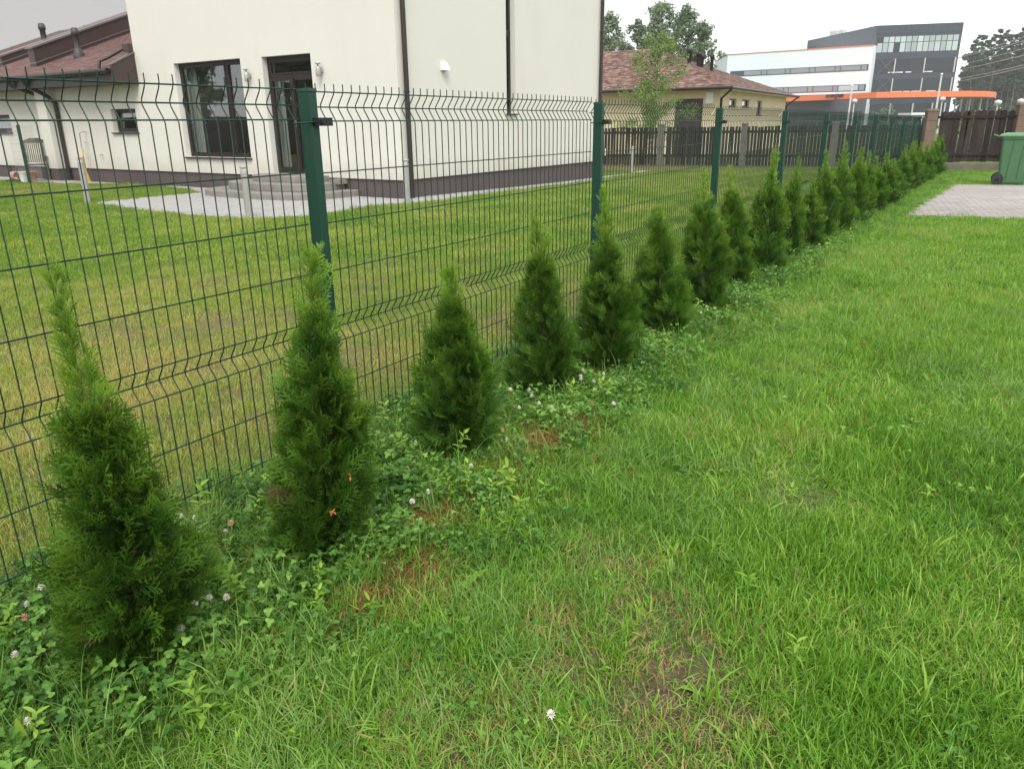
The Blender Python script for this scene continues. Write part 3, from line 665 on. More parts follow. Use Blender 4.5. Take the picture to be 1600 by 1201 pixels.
# ================================================================= WIRE FENCE
fence = thing('wire_fence', fq(2.17, 0), 'long dark green welded wire mesh fence with square posts beside the thuja row', 'fence')
def ftop(a): return -0.0040 * max(0, a - 2)
POSTS = [fq(2.17 + 2.52 * i, 0) for i in range(-1, 11)]
HZ = [1.50, 1.445, 1.392, 1.195, 0.998, 0.80, 0.603, 0.548, 0.495, 0.297, 0.10]
FO = [0, -.032, 0, 0, 0, 0, 0, -.032, 0, 0, 0]
prof = [(0, 0.04), (0, .49), (-.006, .505), (-.030, .538), (-.032, .548), (-.030, .558), (-.006, .592), (0, .607), (0, 1.382), (-.006, 1.397), (-.030, 1.435), (-.032, 1.445), (-.030, 1.455), (-.006, 1.49), (0, 1.505), (0, 1.53)]
wr = .0026
wb = MB(); wb.tube([np.array([0, 0, 0]) + NQ * f + np.array([0, 0, z]) for f, z in prof], wr, 4)
wire_me = wb.mesh('vertical_wire', m_wire)
near_pan = 5
for i in range(11):
    a0 = 2.17 + 2.52 * (i - 1); base = fq(a0, -.012); dz = ftop(a0 + 1.2) + float(gz(*fq(a0, 0)[:2])) * 0
    hb = MB()
    for z, f in zip(HZ, FO):
        hb.tube([base + U * .012 + NQ * (f - .0045) + np.array([0, 0, z + dz]), base + U * 2.508 + NQ * (f - .0045) + np.array([0, 0, z + dz])], wr * 1.08, 5)
    if i < near_pan:
        pan = hb.build('mesh_panel', m_wire, fence)
        for k in range(50):
            o = inst('vertical_wire', wire_me, None, (0, 0, 0)); o.parent = pan
            o.location = tuple(base + U * (.035 + .05 * k) + np.array([0, 0, dz]) - wloc(fence))
            o.rotation_euler = (0, 0, 0)
    else:
        for k in range(50):
            hb.tube([base + U * (.035 + .05 * k) + NQ * f + np.array([0, 0, z + dz]) for f, z in prof[:9:2] + prof[9::2]], wr, 3)
        pan = hb.build('mesh_panel', m_wire, fence)
pb = MB(); ang = math.atan2(U[1], U[0])
pb.box((0, 0, .72), (.040, .062, 1.52), ang); post_me = pb.mesh('fence_post', m_green)
cb = MB(); cb.box((0, 0, 1.486), (.043, .065, .012), ang, .93); cap_me = cb.mesh('post_cap', m_green)
kb = MB()
kb.box(np.array([0, 0, 1.372]) + NQ * .046 + U * .028, (.072, .026, .030), ang); kb.tube([np.array([0, 0, 1.372]) + NQ * .046 + U * .01, np.array([0, 0, 1.372]) + NQ * .066 + U * .01], .009, 8)
kb.tube([np.array([0, 0, 1.366]) - NQ * .03 - U * .055, np.array([0, 0, 1.371]) + NQ * .036 - U * .03, np.array([0, 0, 1.371]) + NQ * .036 + U * .03], .0035, 5)
kb.box(np.array([0, 0, .50]) + NQ * -.012 + U * .036, (.04, .028, .026), ang)
kb.tube([np.array([0, 0, .505]) - NQ * .03 - U * .045, np.array([0, 0, .50]) + NQ * .036 - U * .02, np.array([0, 0, .50]) + NQ * .036 + U * .02], .0035, 5)
clamp_me = kb.mesh('clamp', m_black)
bt = MB(); 
for z in (1.25, .95, .62): bt.lathe(np.array([0, 0, z]), [(.0, 0), (.004, 0.001), (0, .002)], 6)
for i, p in enumerate(POSTS):
    a_ = 2.17 + 2.52 * (i - 1); dz = ftop(a_); p = p + NQ * .028; p[2] = dz + .012
    o = inst('fence_post', post_me, fence, p); 
    bv = o.modifiers.new('bevel', 'BEVEL'); bv.width = .004; bv.segments = 2
    c = inst('post_cap', cap_me, None, (0, 0, 0)); c.parent = o
    c = inst('clamp', clamp_me, None, (0, 0, 0)); c.parent = o

# ================================================================= THUJA HEDGE
def frond_arr(rg, detail):
    """one flat thuja spray along +x, lying in xy; unit length"""
    V = []; F = []; T = []
    def strip(p0, p1, w0, w1, t0, t1):
        d = p1 - p0; s = np.array([-d[1], d[0], 0]); s /= np.linalg.norm(s) + 1e-9; k = len(V)
        V.extend([p0 - s * w0, p0 + s * w0, p1 + s * w1, p1 - s * w1]); F.extend([(k, k + 1, k + 2), (k, k + 2, k + 3)]); T.extend([t0, t0, t1, t1])
    def tri(p0, p1, w0, t0, t1):
        d = p1 - p0; s = np.array([-d[1], d[0], 0]); s /= np.linalg.norm(s) + 1e-9; k = len(V)
        V.extend([p0 - s * w0, p0 + s * w0, p1]); F.append((k, k + 1, k + 2)); T.extend([t0, t0, t1])
    n = 9 if detail else 5
    bend = rg.normal(0, .12); prev = np.zeros(3)
    def rach(t_): return np.array([t_, bend * t_ * t_, -.12 * t_ * t_])
    wd = .024 if detail else .036
    strip(rach(0), rach(.5), wd, wd, 0, .1); strip(rach(.5), rach(1), wd, wd * .35, .1, 1)
    for i in range(n):
        t_ = .12 + .80 * i / (n - 1); sg = 1 if i % 2 else -1
        ll = (.42 * math.sin(math.pi * min(1, .22 + .72 * t_)) + .08) * rg.uniform(.8, 1.15); an = sg * rg.uniform(.55, .80)
        b0 = rach(t_); d = np.array([math.cos(an), math.sin(an), rg.uniform(-.15, .15)]); b1 = b0 + d * ll
        strip(b0, b0 + d * ll * .6, wd, wd, t_ * .4, t_ * .5); tri(b0 + d * ll * .6, b1, wd, t_ * .5, .55 + .45 * t_)
        if detail:
            for j in range(4):
                u_ = .25 + .6 * j / 3; c0 = b0 + d * ll * u_; an2 = an + (.75 if j % 2 else -.75) * 1.0
                tri(c0, c0 + np.array([math.cos(an2), math.sin(an2), 0]) * ll * .42 * (1.1 - u_ * .6), wd * .9, t_ * .4, .5 + .4 * t_)
    return np.array(V), np.array(F), np.array(T)
rf = np.random.default_rng(5)
FR_D = [frond_arr(rf, True) for _ in range(5)]; FR_S = [frond_arr(rf, False) for _ in range(4)]
def norm(v): return v / (np.linalg.norm(v, axis=-1, keepdims=True) + 1e-9)
def thuja_mesh(rg, H, prof_, axis_, nbr, nfr, detail=True, fl=.085, leader=None, lobes=3, brown=None):
    """prof_: [(t, radius)], axis_: [(t, dx)], nbr boughs with nfr sprays each. Returns foliage mesh, twig MB, browned mesh"""
    pt = np.array([p[0] for p in prof_]); pr = np.array([p[1] for p in prof_]); at_, ax_ = np.array([a[0] for a in axis_]), np.array([a[1] for a in axis_])
    R_ = lambda t_: np.interp(t_, pt, pr); A_ = lambda t_: np.interp(t_, at_, ax_)
    FR = FR_D if detail else FR_S; lob = rg.random(6) * 6.28
    POS = []; DIR = []; LEN = []; RN = []; TP = []; twigs = MB()
    tmax = min(.97, leader[4] if len(leader) > 4 else leader[0] + .07) if leader else .97; tt = rg.beta(1.1, 1.35, nbr) * tmax
    for i in range(nbr):
        t1 = tt[i]; th = i * 2.39996 + rg.normal(0, .3)
        lobe = 1 + .20 * math.sin(lobes * th + lob[0] + 5 * t1) + .16 * math.sin(5 * th + lob[1] + 11 * t1) + rg.normal(0, .09)
        r1 = R_(t1) * lobe; z1 = t1 * H; rise = min(z1 * .8, (.10 + .16 * rg.random()) * H * .8 + r1 * .35)
        z0 = z1 - rise; c1 = np.array([A_(t1) + r1 * math.cos(th), r1 * math.sin(th), z1]); c0 = np.array([A_(max(0, z0 / H)), 0, z0])
        m_ = np.array([c0[0] * .35 + c1[0] * .65, c1[1] * .65, z0 + rise * .35])
        P = lambda u: (1 - u) ** 2 * c0 + 2 * u * (1 - u) * m_ + u * u * c1
        if detail and i % 2 == 0: twigs.tube([P(0), P(.45), P(.9)], [.004, .0028, .0012], 3, False)
        k = nfr; us = np.sqrt(rg.uniform(.10, 1, k))
        Pp = (1 - us)[:, None] ** 2 * c0 + 2 * (us * (1 - us))[:, None] * m_ + us[:, None] ** 2 * c1
        Td = norm(2 * (1 - us)[:, None] * (m_ - c0) + 2 * us[:, None] * (c1 - m_))
        out = np.array([math.cos(th), math.sin(th), 0.0]); sgn = np.where(np.arange(k) % 2 == 0, 1, -1)[:, None]; side_ = np.cross(out, [0, 0, 1.0])
        D_ = norm(Td * rg.uniform(.4, 1.0, (k, 1)) + out * rg.uniform(.1, .8, (k, 1)) + side_ * sgn * rg.uniform(.1, .9, (k, 1)) + np.array([0, 0, 1]) * rg.uniform(.1, .8, (k, 1)) + rg.normal(0, .18, (k, 3)))
        Pp = Pp + rg.normal(0, .012, (k, 3))
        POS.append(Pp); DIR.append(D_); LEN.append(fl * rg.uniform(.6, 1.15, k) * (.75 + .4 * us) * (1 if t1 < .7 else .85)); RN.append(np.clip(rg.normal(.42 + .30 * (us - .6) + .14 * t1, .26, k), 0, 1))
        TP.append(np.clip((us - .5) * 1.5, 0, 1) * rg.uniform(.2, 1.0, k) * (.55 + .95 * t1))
    if leader:        # open, sparse shoots along the leading stem
        l0, l1, n_, lf = leader[:4]
        for i in range(n_):
            t_ = l0 + (l1 - l0) * (i / n_) ** .9; th = i * 2.4 + rg.normal(0, .5); r_ = R_(t_)
            r_ = r_ + .024 * (1 - (t_ - l0) / (1.02 - l0)) ** .8 + .004; p0 = np.array([A_(t_), 0, t_ * H]); out = np.array([math.cos(th), math.sin(th), 0])
            k = 3; us = rg.uniform(0, 1, k); Pp = p0 + out * (us[:, None] * r_) + np.array([0, 0, 1.0]) * us[:, None] * r_ * 1.3
            D_ = norm(out * rg.uniform(.1, .55, (k, 1)) + np.array([0, 0, 1.0]) + rg.normal(0, .16, (k, 3)))
            POS.append(Pp); DIR.append(D_); LEN.append(lf * rg.uniform(.6, 1.5, k) * (1.2 - .65 * ((t_ - l0) / (1 - l0)))); RN.append(rg.uniform(.6, 1, k)); TP.append(rg.uniform(.6, 1.3, k))
    POS = np.concatenate(POS); DIR = np.concatenate(DIR); LEN = np.concatenate(LEN); RN = np.concatenate(RN); TP = np.concatenate(TP)
    POS[:, 2] = np.maximum(POS[:, 2], .015)
    # plane of each spray: roughly vertical, radial
    rad = norm(np.stack([POS[:, 0] - A_(POS[:, 2] / H), POS[:, 1], 0 * POS[:, 0]], 1) + 1e-6)
    nrm = norm(np.cross(DIR, rad + .5 * rg.normal(0, 1, DIR.shape))); nrm = norm(nrm * .6 + rad * rg.normal(.45, .4, (len(DIR), 1)))
    nrm = norm(nrm - DIR * np.sum(nrm * DIR, 1, keepdims=True)); lat = np.cross(nrm, DIR)
    br = np.zeros(len(POS), bool)
    if brown is not None:
        for bx, by, bz, brad in brown: br |= np.linalg.norm(POS - np.array([bx, by, bz]), axis=1) < brad * rg.uniform(.6, 1.2, len(POS))
    vi = rg.integers(0, len(FR), len(POS)); res = []
    for sel0 in (~br, br):
        a = Acc()
        for v_ in range(len(FR)):
            sel = sel0 & (vi == v_)
            if not sel.any(): continue
            fv, ff, ft = FR[v_]; L_ = LEN[sel][:, None, None]
            Wd = POS[sel][:, None, :] + L_ * (fv[None, :, 0:1] * DIR[sel][:, None, :] + fv[None, :, 1:2] * lat[sel][:, None, :] + fv[None, :, 2:3] * nrm[sel][:, None, :])
            n_, kv = Wd.shape[:2]; FF = (ff[None] + (np.arange(n_) * kv)[:, None, None]).reshape(-1, 3)
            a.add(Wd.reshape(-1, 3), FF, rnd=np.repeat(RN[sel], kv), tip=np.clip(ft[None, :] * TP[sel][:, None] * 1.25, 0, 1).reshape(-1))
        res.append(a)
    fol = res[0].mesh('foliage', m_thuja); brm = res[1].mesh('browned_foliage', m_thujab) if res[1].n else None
    return fol, twigs, brm
def interior(MBo, rg, H, prof_, axis_, stem_r=.010, lo=0.0, hi=.97):
    at_, ax_ = [a[0] for a in axis_], [a[1] for a in axis_]; P = []; Rr = []
    for i in range(11):
        t_ = lo + i / 10 * (hi - lo); P.append((np.interp(t_, at_, ax_), 0, t_ * H)); Rr.append(stem_r * (1 - t_ * .88))
    MBo.tube(P, Rr, 7)
GEN = [(0, .72), (.08, .95), (.2, 1.03), (.35, .97), (.5, .78), (.62, .50), (.72, .28), (.82, .17), (.92, .09), (1, .02)]
def sc(prof_, w): return [(t_, max(.005, r_ * w / 2 - .040)) for t_, r_ in prof_]
TH = [  # base px, top px, width m, axis, profile, leader, label
    dict(b=(195, 1035), top=(85, 422), w=.30, ax=[(0, .0), (.18, .045), (.45, .06), (.62, .045), (.85, .035), (1, .03)],
         pf=[(0, .55), (.06, .85), (.18, 1.05), (.33, 1.0), (.45, .72), (.57, .50), (.63, .38), (.72, .30), (.85, .20), (1, .03)], ld=(.60, .98, 46, .050, .655), nb=185, nf=17, br=[(.05, -.13, .15, .03)],
         lab='nearest thuja shrub at lower left with a bare reddish leading shoot leaning left'),
    dict(b=(500, 860), top=(487, 378), w=.32, ax=[(0, 0), (.3, .03), (.6, .05), (1, .075)],
         pf=[(0, .62), (.1, .92), (.25, 1.0), (.36, .92), (.50, .72), (.62, .50), (.68, .34), (.8, .22), (.92, .10), (1, .02)], ld=(.72, .96, 22, .06), nb=180, nf=17, br=[(.08, -.14, .30, .035), (-.05, -.15, .26, .03), (.13, -.1, .12, .03)],
         lab='tall pointed thuja in front of the first square fence post, brown dead sprigs low down'),
    dict(b=(715, 702), top=(706, 412), w=.345, ax=[(0, 0), (1, .0)],
         pf=[(0, .66), (.08, .92), (.2, 1.0), (.38, .92), (.52, .72), (.64, .45), (.76, .22), (.88, .14), (1, .03)], ld=(.72, .96, 20, .055), nb=160, nf=16, br=[(.05, -.14, .08, .05), (.04, -.16, .24, .035)],
         lab='squat conical thuja midway between the first and second fence posts, browned at its foot'),
    dict(b=(850, 612), top=(838, 340), w=.345, ax=[(0, .01), (.3, 0), (1, -.04)],
         pf=[(0, .8), (.08, 1.02), (.2, .98), (.36, .82), (.5, .64), (.62, .50), (.74, .36), (.86, .18), (1, .03)], ld=(.72, .96, 18, .055), nb=160, nf=16, br=[(.0, -.16, .22, .04)],
         lab='thuja with a reddish stem showing near its tip, just left of the second fence post'),
    dict(b=(950, 578), top=(945, 290), w=.345, ax=[(0, 0), (1, -.05)],
         pf=[(0, .66), (.1, .94), (.25, 1.0), (.38, .88), (.5, .66), (.6, .42), (.68, .26), (.8, .20), (.92, .14), (1, .03)], ld=(.62, .96, 28, .055), nb=155, nf=16, br=None,
         lab='thuja with a long thin shoot rising in front of the second fence post'),
    dict(b=(1033, 520), top=(1028, 318), w=.37, ax=[(0, 0), (1, -.07)], pf=None, ld=(.8, 1.0, 12, .05), nb=125, nf=16, br=None, lab='full dark thuja just right of the second fence post'),
    dict(b=(1097, 485), top=(1101, 262), w=.385, ax=[(0, 0), (1, -.06)], pf=None, ld=(.72, 1.0, 14, .05), nb=125, nf=15, br=None, lab='broad thuja hiding the foot of the third fence post'),
    dict(b=(1150, 447), top=(1137, 262), w=.31, ax=[(0, 0), (1, -.14)], pf=None, ld=(.72, 1.0, 14, .05), nb=100, nf=14, br=None, lab='narrow thuja right after the third fence post'),
]
MORE = [(1187, 425, 1187, 236, .37), (1224, 402, 1222, 243, .34), (1256, 388, 1255, 275, .35), (1281, 375, 1283, 236, .35), (1303, 366, 1300, 230, .40), (1325, 350, 1322, 240, .38), (1343, 343, 1340, 240, .39),
        (1361, 331, 1360, 243, .40), (1377, 322, 1378, 236, .40), (1391, 313, 1390, 248, .39), (1403, 305, 1402, 230, .39), (1413.5, 299, 1413, 226, .41), (1423, 293.5, 1423, 224, .40), (1431.5, 288, 1431, 224, .42),
        (1440, 283, 1440, 222, .42), (1447.5, 278.5, 1448, 218, .43), (1454.5, 274, 1455, 214, .44), (1461, 270, 1461, 213, .44)]
lab2 = ['full dark thuja ninth along the row, its tip level with the fourth post', 'short thuja in front of the fourth fence post', 'lowest thuja of the row, squat with spreading sprays, between the fourth and fifth posts',
        'thuja with a pale narrow tip just left of the fifth fence post', 'tallest thuja right of the fifth fence post', 'thuja with a bushy double outline left of the sixth post', 'round bodied thuja in front of the sixth fence post']
CG = 'thuja shrubs planted in a row along the wire fence'
def place_thuja(b_, top_, w):
    P = gp(*b_); r = ray(*top_); Ht = EYE + r[2] * (P[1] / r[1]) - P[2]; return P, Ht
for i, T in enumerate(TH):
    P, H = place_thuja(T['b'], T['top'], T['w']); rg = np.random.default_rng(100 + i); pf = sc(T['pf'] or GEN, T['w'])
    root = thing('thuja', P, T['lab'], 'shrub', CG)
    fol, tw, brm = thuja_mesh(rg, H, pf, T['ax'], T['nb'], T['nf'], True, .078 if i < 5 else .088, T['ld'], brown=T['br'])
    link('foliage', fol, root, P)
    mb = MB(); interior(mb, rg, H, pf, T['ax'], hi=.55); o = mb.build('trunk', m_bark, None); o.parent = root
    mb = MB(); interior(mb, rg, H, pf, T['ax'], .010 if i in (0, 3, 4) else .008, lo=.54, hi=.90)
    if i == 0:
        for q_, (a0_, t0_) in enumerate(((.5, .62), (2.6, .60), (4.4, .66))): c_ = np.array([.05, 0, t0_ * H]); mb.tube([c_, c_ + np.array([math.cos(a0_) * .04, math.sin(a0_) * .04, .09])], [.004, .002], 5, False)
    o = mb.build('leading_shoot', m_twig, None); o.parent = root
    o = tw.build('twigs', m_bark, None); o.parent = root
    if brm: link('browned_foliage', brm, root, P)['label'] = 'brown dried sprays'
VAR = []
for v_ in range(4):
    rg = np.random.default_rng(200 + v_); ax = [(0, 0), (1, (-.02, .02, 0, .01)[v_])]; pf = sc([(a_, b_ * (1 + .05 * math.sin(9 * a_ + v_))) for a_, b_ in GEN], .38)
    fol, tw, _ = thuja_mesh(rg, 1.0, pf, ax, 105, 14, False, .105, (.70, 1.0, 26, .06), lobes=3 + v_ % 2)
    mb = MB(); interior(mb, rg, 1.0, pf, ax); VAR.append((fol, mb.mesh('trunk', m_bark)))
for i, (bx, by, tx, ty, w) in enumerate(MORE):
    P, H = place_thuja((bx, by), (tx, ty), w); fol, tr = VAR[i % 4]
    if i < len(lab2): lb = lab2[i]
    elif i == len(MORE) - 1: lb = 'last thuja of the row, at the foot of the brown block pillar'
    elif i == len(lab2): lb = 'first thuja past the sixth fence post, where the shrubs begin to touch'
    else: lb = 'thuja in the far end of the row where the shrubs close into a hedge'
    root = thing('thuja', P, lb, 'shrub', CG if i < len(lab2) else 'far thujas that close into a hedge'); s_ = w / .38; root.rotation_euler = (.05 * math.sin(i * 2.3), .05 * math.cos(i * 3.1), i * 1.9)
    root.scale = (s_ * (1 + .12 * math.sin(i * 4.1)), s_ * (1 + .12 * math.cos(i * 2.7)), H * (1 + .05 * math.sin(i * 5.3)))
    for nm, me_ in (('foliage', fol), ('trunk', tr)):
        o = bpy.data.objects.new(nm, me_); COL.objects.link(o); o.parent = root

# ================================================================= CREAM HOUSE
up = np.array([0, 0, 1.0])
house = thing('cream_house', C0, 'tall cream rendered house with dark plinth behind the wire fence', 'house')
def wall_plane(mb, O, e, nrm_, s0, s1, z0, z1, ops, depth):
    """plaster skin with openings and their reveals; ops = (s0,s1,z0,z1)"""
    ss = sorted({s0, s1, *[o[0] for o in ops], *[o[1] for o in ops]}); zs = sorted({z0, z1, *[o[2] for o in ops], *[o[3] for o in ops]})
    pt_ = lambda s, z, d=0: O + e * s + up * z - nrm_ * d
    for a_, b_ in zip(ss, ss[1:]):
        for c_, d_ in zip(zs, zs[1:]):
            if any(o[0] <= a_ and b_ <= o[1] and o[2] <= c_ and d_ <= o[3] for o in ops): continue
            mb.quad(pt_(a_, c_), pt_(b_, c_), pt_(b_, d_), pt_(a_, d_))
            mb.quad(pt_(a_, c_, .3), pt_(a_, d_, .3), pt_(b_, d_, .3), pt_(b_, c_, .3))
    for a_, b_, c_, d_ in ops:
        for (p, q) in (((a_, c_), (a_, d_)), ((b_, c_), (b_, d_)), ((a_, d_), (b_, d_)), ((a_, c_), (b_, c_))):
            mb.quad(pt_(*p), pt_(*q), pt_(*q, depth), pt_(*p, depth))
WIN = (4.33, 6.63, .71, 2.73); DOOR = (2.22, 3.65, .40, 2.72); SMW = (8.40, 9.46, 1.26, 1.81); FARW = (14.58, 16.2, 1.28, 1.76)
NL, NR = -eR, -eL
NL = np.array([-eR[0], -eR[1], 0]); NR = np.array([-eL[0], -eL[1], 0])
mb = MB()
wall_plane(mb, C0, eL, NL, 0, 8.08, .36, 7.2, [WIN, DOOR], .17)
wall_plane(mb, C0, eL, NL, 8.08, 20, .36, 2.75, [SMW, FARW], .17)
wall_plane(mb, C0, eR, NR, 0, 8.3, .36, 7.2, [(3.66, 4.03, 1.58, 6.4)], .17)
# gable side of the tall block above the low roof, back walls and top
mb.quad(hp(8.08, 0, 2.3), hp(8.08, 8.3, 2.3), hp(8.08, 8.3, 7.2), hp(8.08, 0, 7.2))
mb.quad(hp(0, 8.3, .36), hp(8.08, 8.3, .36), hp(8.08, 8.3, 7.2), hp(0, 8.3, 7.2)); mb.quad(hp(8.08, 8.3, .36), hp(20, 8.3, .36), hp(20, 8.3, 2.6), hp(8.08, 8.3, 2.6))
mb.quad(hp(20, 0, .36), hp(20, 8.3, .36), hp(20, 8.3, 2.6), hp(20, 0, 2.6))
mb.quad(hp(0, 0, 7.2), hp(8.08, 0, 7.2), hp(8.08, 8.3, 7.2), hp(0, 8.3, 7.2))
# underside lip of the plaster over the plinth
for (A, B, n_) in ((hp(0, 0, .36), hp(20, 0, .36), NL), (hp(0, 0, .36), hp(0, 8.3, .36), NR)):
    mb.quad(A, B, B - n_ * .05, A - n_ * .05)
mb.build('wall', m_plaster, house)
tp_ = m_plaster.node_tree; Lp = tp_.links; bp_ = tp_.nodes['Principled BSDF']; src_ = bp_.inputs['Base Color'].links[0].from_socket
gp_ = tp_.nodes.new('ShaderNodeNewGeometry'); sx_ = tp_.nodes.new('ShaderNodeSeparateXYZ'); Lp.new(gp_.outputs['Position'], sx_.inputs[0])
nn_ = tp_.nodes.new('ShaderNodeTexNoise'); nn_.inputs['Scale'].default_value = 3; nn_.inputs['Detail'].default_value = 6; Lp.new(gp_.outputs['Position'], nn_.inputs[0])
ad_ = tp_.nodes.new('ShaderNodeMath'); ad_.operation = 'MULTIPLY_ADD'; ad_.inputs[1].default_value = -.6; Lp.new(nn_.outputs[0], ad_.inputs[0]); Lp.new(sx_.outputs[2], ad_.inputs[2])
mr_ = tp_.nodes.new('ShaderNodeMapRange'); mr_.inputs[1].default_value = .02; mr_.inputs[2].default_value = .45; mr_.inputs[3].default_value = .45; mr_.inputs[4].default_value = 0; Lp.new(ad_.outputs[0], mr_.inputs[0])
mx_ = tp_.nodes.new('ShaderNodeMix'); mx_.data_type = 'RGBA'; mx_.inputs[7].default_value = (.42, .38, .31, 1); Lp.new(mr_.outputs[0], mx_.inputs[0]); Lp.new(src_, mx_.inputs[6]); Lp.new(mx_.outputs[2], bp_.inputs['Base Color'])
mb = MB(); mb.obox(hp(.035, .035, -.6), eL * 20, eR * 8.2, up * .955); mb.build('plinth', m_plinth, house)
mb = MB(); mb.obox(hp(.33, .33, .356), eL * 19, eR * 7.5, up * .02); mb.build('inner_floor', m_floor, house)
# porch pier left of the downpipe
mb = MB(); mb.obox(hp(11.98, -.27, .34), eL * .46, eR * .27, up * 2.2); mb.build('pier', m_plaster, house)
mb = MB(); mb.obox(hp(12.0, -.25, -.3), eL * .42, eR * .26, up * .636); mb.build('pier_foot', m_plinth, house)
def window(name, op, O, e, nrm_, mull=(), trans=(), fw=.075, sill=True, dep=.13, label=None, curtain=None, parent=None, fm=None, thick=.05, subframes=True):
    a_, b_, c_, d_ = op; pt_ = lambda s, z, d=0.0: O + e * s + up * z - nrm_ * d; mb = MB(); par = parent or house
    def bar(s0, s1, z0, z1, dd=dep, th=thick): mb.obox(pt_(s0, z0, dd + th), e * (s1 - s0), nrm_ * th, up * (z1 - z0))
    bar(a_, a_ + fw, c_, d_); bar(b_ - fw, b_, c_, d_); bar(a_ + fw, b_ - fw, c_, c_ + fw); bar(a_ + fw, b_ - fw, d_ - fw, d_)
    xs = [a_ + fw] + [m_ for m_ in mull] + [b_ - fw]
    for m_ in mull: bar(m_ - fw / 2, m_ + fw / 2, c_ + fw, d_ - fw)
    for z_, s0, s1 in trans: bar(s0, s1, z_ - fw / 2, z_ + fw / 2)
    w = mb.build(name, fm or m_frame, par, bevel=0.0)
    if label: w['label'] = label
    # leaf frames, one per opening, then the pane
    edges = [a_ + fw] + sum([[m_ - fw / 2, m_ + fw / 2] for m_ in mull], []) + [b_ - fw]
    for k in range(0, len(edges), 2):
        s0, s1 = edges[k], edges[k + 1]; rows = sorted([z_ for z_, q0, q1 in trans if q0 <= (s0 + s1) / 2 <= q1]); zz = [c_ + fw] + sum([[z_ - fw / 2, z_ + fw / 2] for z_ in rows], []) + [d_ - fw]
        for j in range(0, len(zz), 2):
            z0, z1 = zz[j], zz[j + 1]; f2 = MB(); g2 = .042 if subframes and s1 - s0 > .2 else .012
            for (x0, x1, y0, y1) in ((s0, s0 + g2, z0, z1), (s1 - g2, s1, z0, z1), (s0 + g2, s1 - g2, z0, z0 + g2), (s0 + g2, s1 - g2, z1 - g2, z1)):
                f2.obox(pt_(x0 + .002, y0 + .002, dep + thick - .012), e * (x1 - x0 - .004), nrm_ * (thick - .002), up * (y1 - y0 - .004))
            sub = f2.build('sash', fm or m_frame, None); sub.parent = w; sub.data.transform(Matrix.Translation(-Vector(wloc(w))))
            p2 = MB(); p2.obox(pt_(s0 + g2 - .004, z0 + g2 - .004, dep + .03), e * (s1 - s0 - 2 * g2 + .008), nrm_ * .006, up * (z1 - z0 - 2 * g2 + .008))
            sub = p2.build('pane', m_glass, None); sub.parent = w; sub.data.transform(Matrix.Translation(-Vector(wloc(w))))
    if sill:
        s_ = MB(); s_.obox(pt_(a_ - .03, c_ - .03, dep - .02), e * (b_ - a_ + .06), nrm_ * (dep + .035), up * .028); s_.build('window_sill', m_frame, par)
    return w
window('window', WIN, C0, eL, NL, mull=(4.98,), label='big dark framed window beside the terrace', fw=.06)
mb = MB(); mb.obox(hp(WIN[1] - .75, .19, WIN[2] + .1), eL * .08, eR * .03, up * 1.85)
# ribbed curtains just inside
def curtain(s0, s1, z0, z1, t_, m=m_curt):
    c = MB(); n = max(6, int((s1 - s0) / .03)); V = []; F = []
    for i in range(n + 1):
        s = s0 + (s1 - s0) * i / n; o_ = .03 * math.sin(i * 1.3) + .012 * math.sin(i * 3.1)
        V += [hp(s, t_ + o_, z0), hp(s, t_ + o_, z1)]
    F = [(2 * i, 2 * i + 1, 2 * i + 3, 2 * i + 2) for i in range(n)]
    c.add(V, F, True); return c.build('curtain', m, house)
curtain(6.35, 7.0, .5, 2.8, .36); curtain(4.34, 4.75, .5, 2.8, .36); curtain(3.45, 3.95, .42, 2.3, .34); curtain(2.24, 2.36, .42, 2.8, .42)
mb = MB(); mb.obox(hp(.4, 4.4, .37), eL * 7.4, eR * .1, up * 3); mb.build('dark_room_back', m_dark, house)
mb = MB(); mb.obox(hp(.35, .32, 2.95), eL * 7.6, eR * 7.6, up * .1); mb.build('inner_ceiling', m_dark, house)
window('terrace_door', (DOOR[0], DOOR[1], .42, DOOR[3]), C0, eL, NL, mull=(), trans=((2.33, DOOR[0], DOOR[1]),), sill=False, label='double glazed terrace door with a transom light', fw=.075)
mb = MB(); ptd = lambda s, t_, z: hp(s, t_, z)
mb.obox(hp(2.88, .10, .50), eL * .11, eR * .06, up * 1.79); mb.build('door_meeting_stile', m_frame, house)
mb = MB(); mb.obox(hp(2.905, .06, 1.35), eL * .02, eR * .04, up * .13); mb.box(hp(2.87, .05, 1.42), (.12, .02, .02), math.atan2(eL[1], eL[0])); mb.build('door_handle', m_steel, house)
window('window', SMW, C0, eL, NL, fw=.06, label='small dark window under the low eaves')
window('window', FARW, C0, eL, NL, fw=.07, label='low dark window at the far left edge')
window('window', (3.66, 4.03, 1.58, 6.4), C0, eR, NR, trans=((3.25, 3.66, 4.03), (5.0, 3.66, 4.03)), fw=.045, label='tall narrow slit window in the side wall')
for op, t_ in ((SMW, .31), (FARW, .31)):
    mb = MB(); mb.obox(hp(op[0] - .2, .75, op[2] - .2), eL * (op[1] - op[0] + .4), eR * .02, up * (op[3] - op[2] + .4)); mb.build('dark_room_back', m_dark, house)  # dark sheet behind each small window, standing in for the unlit room
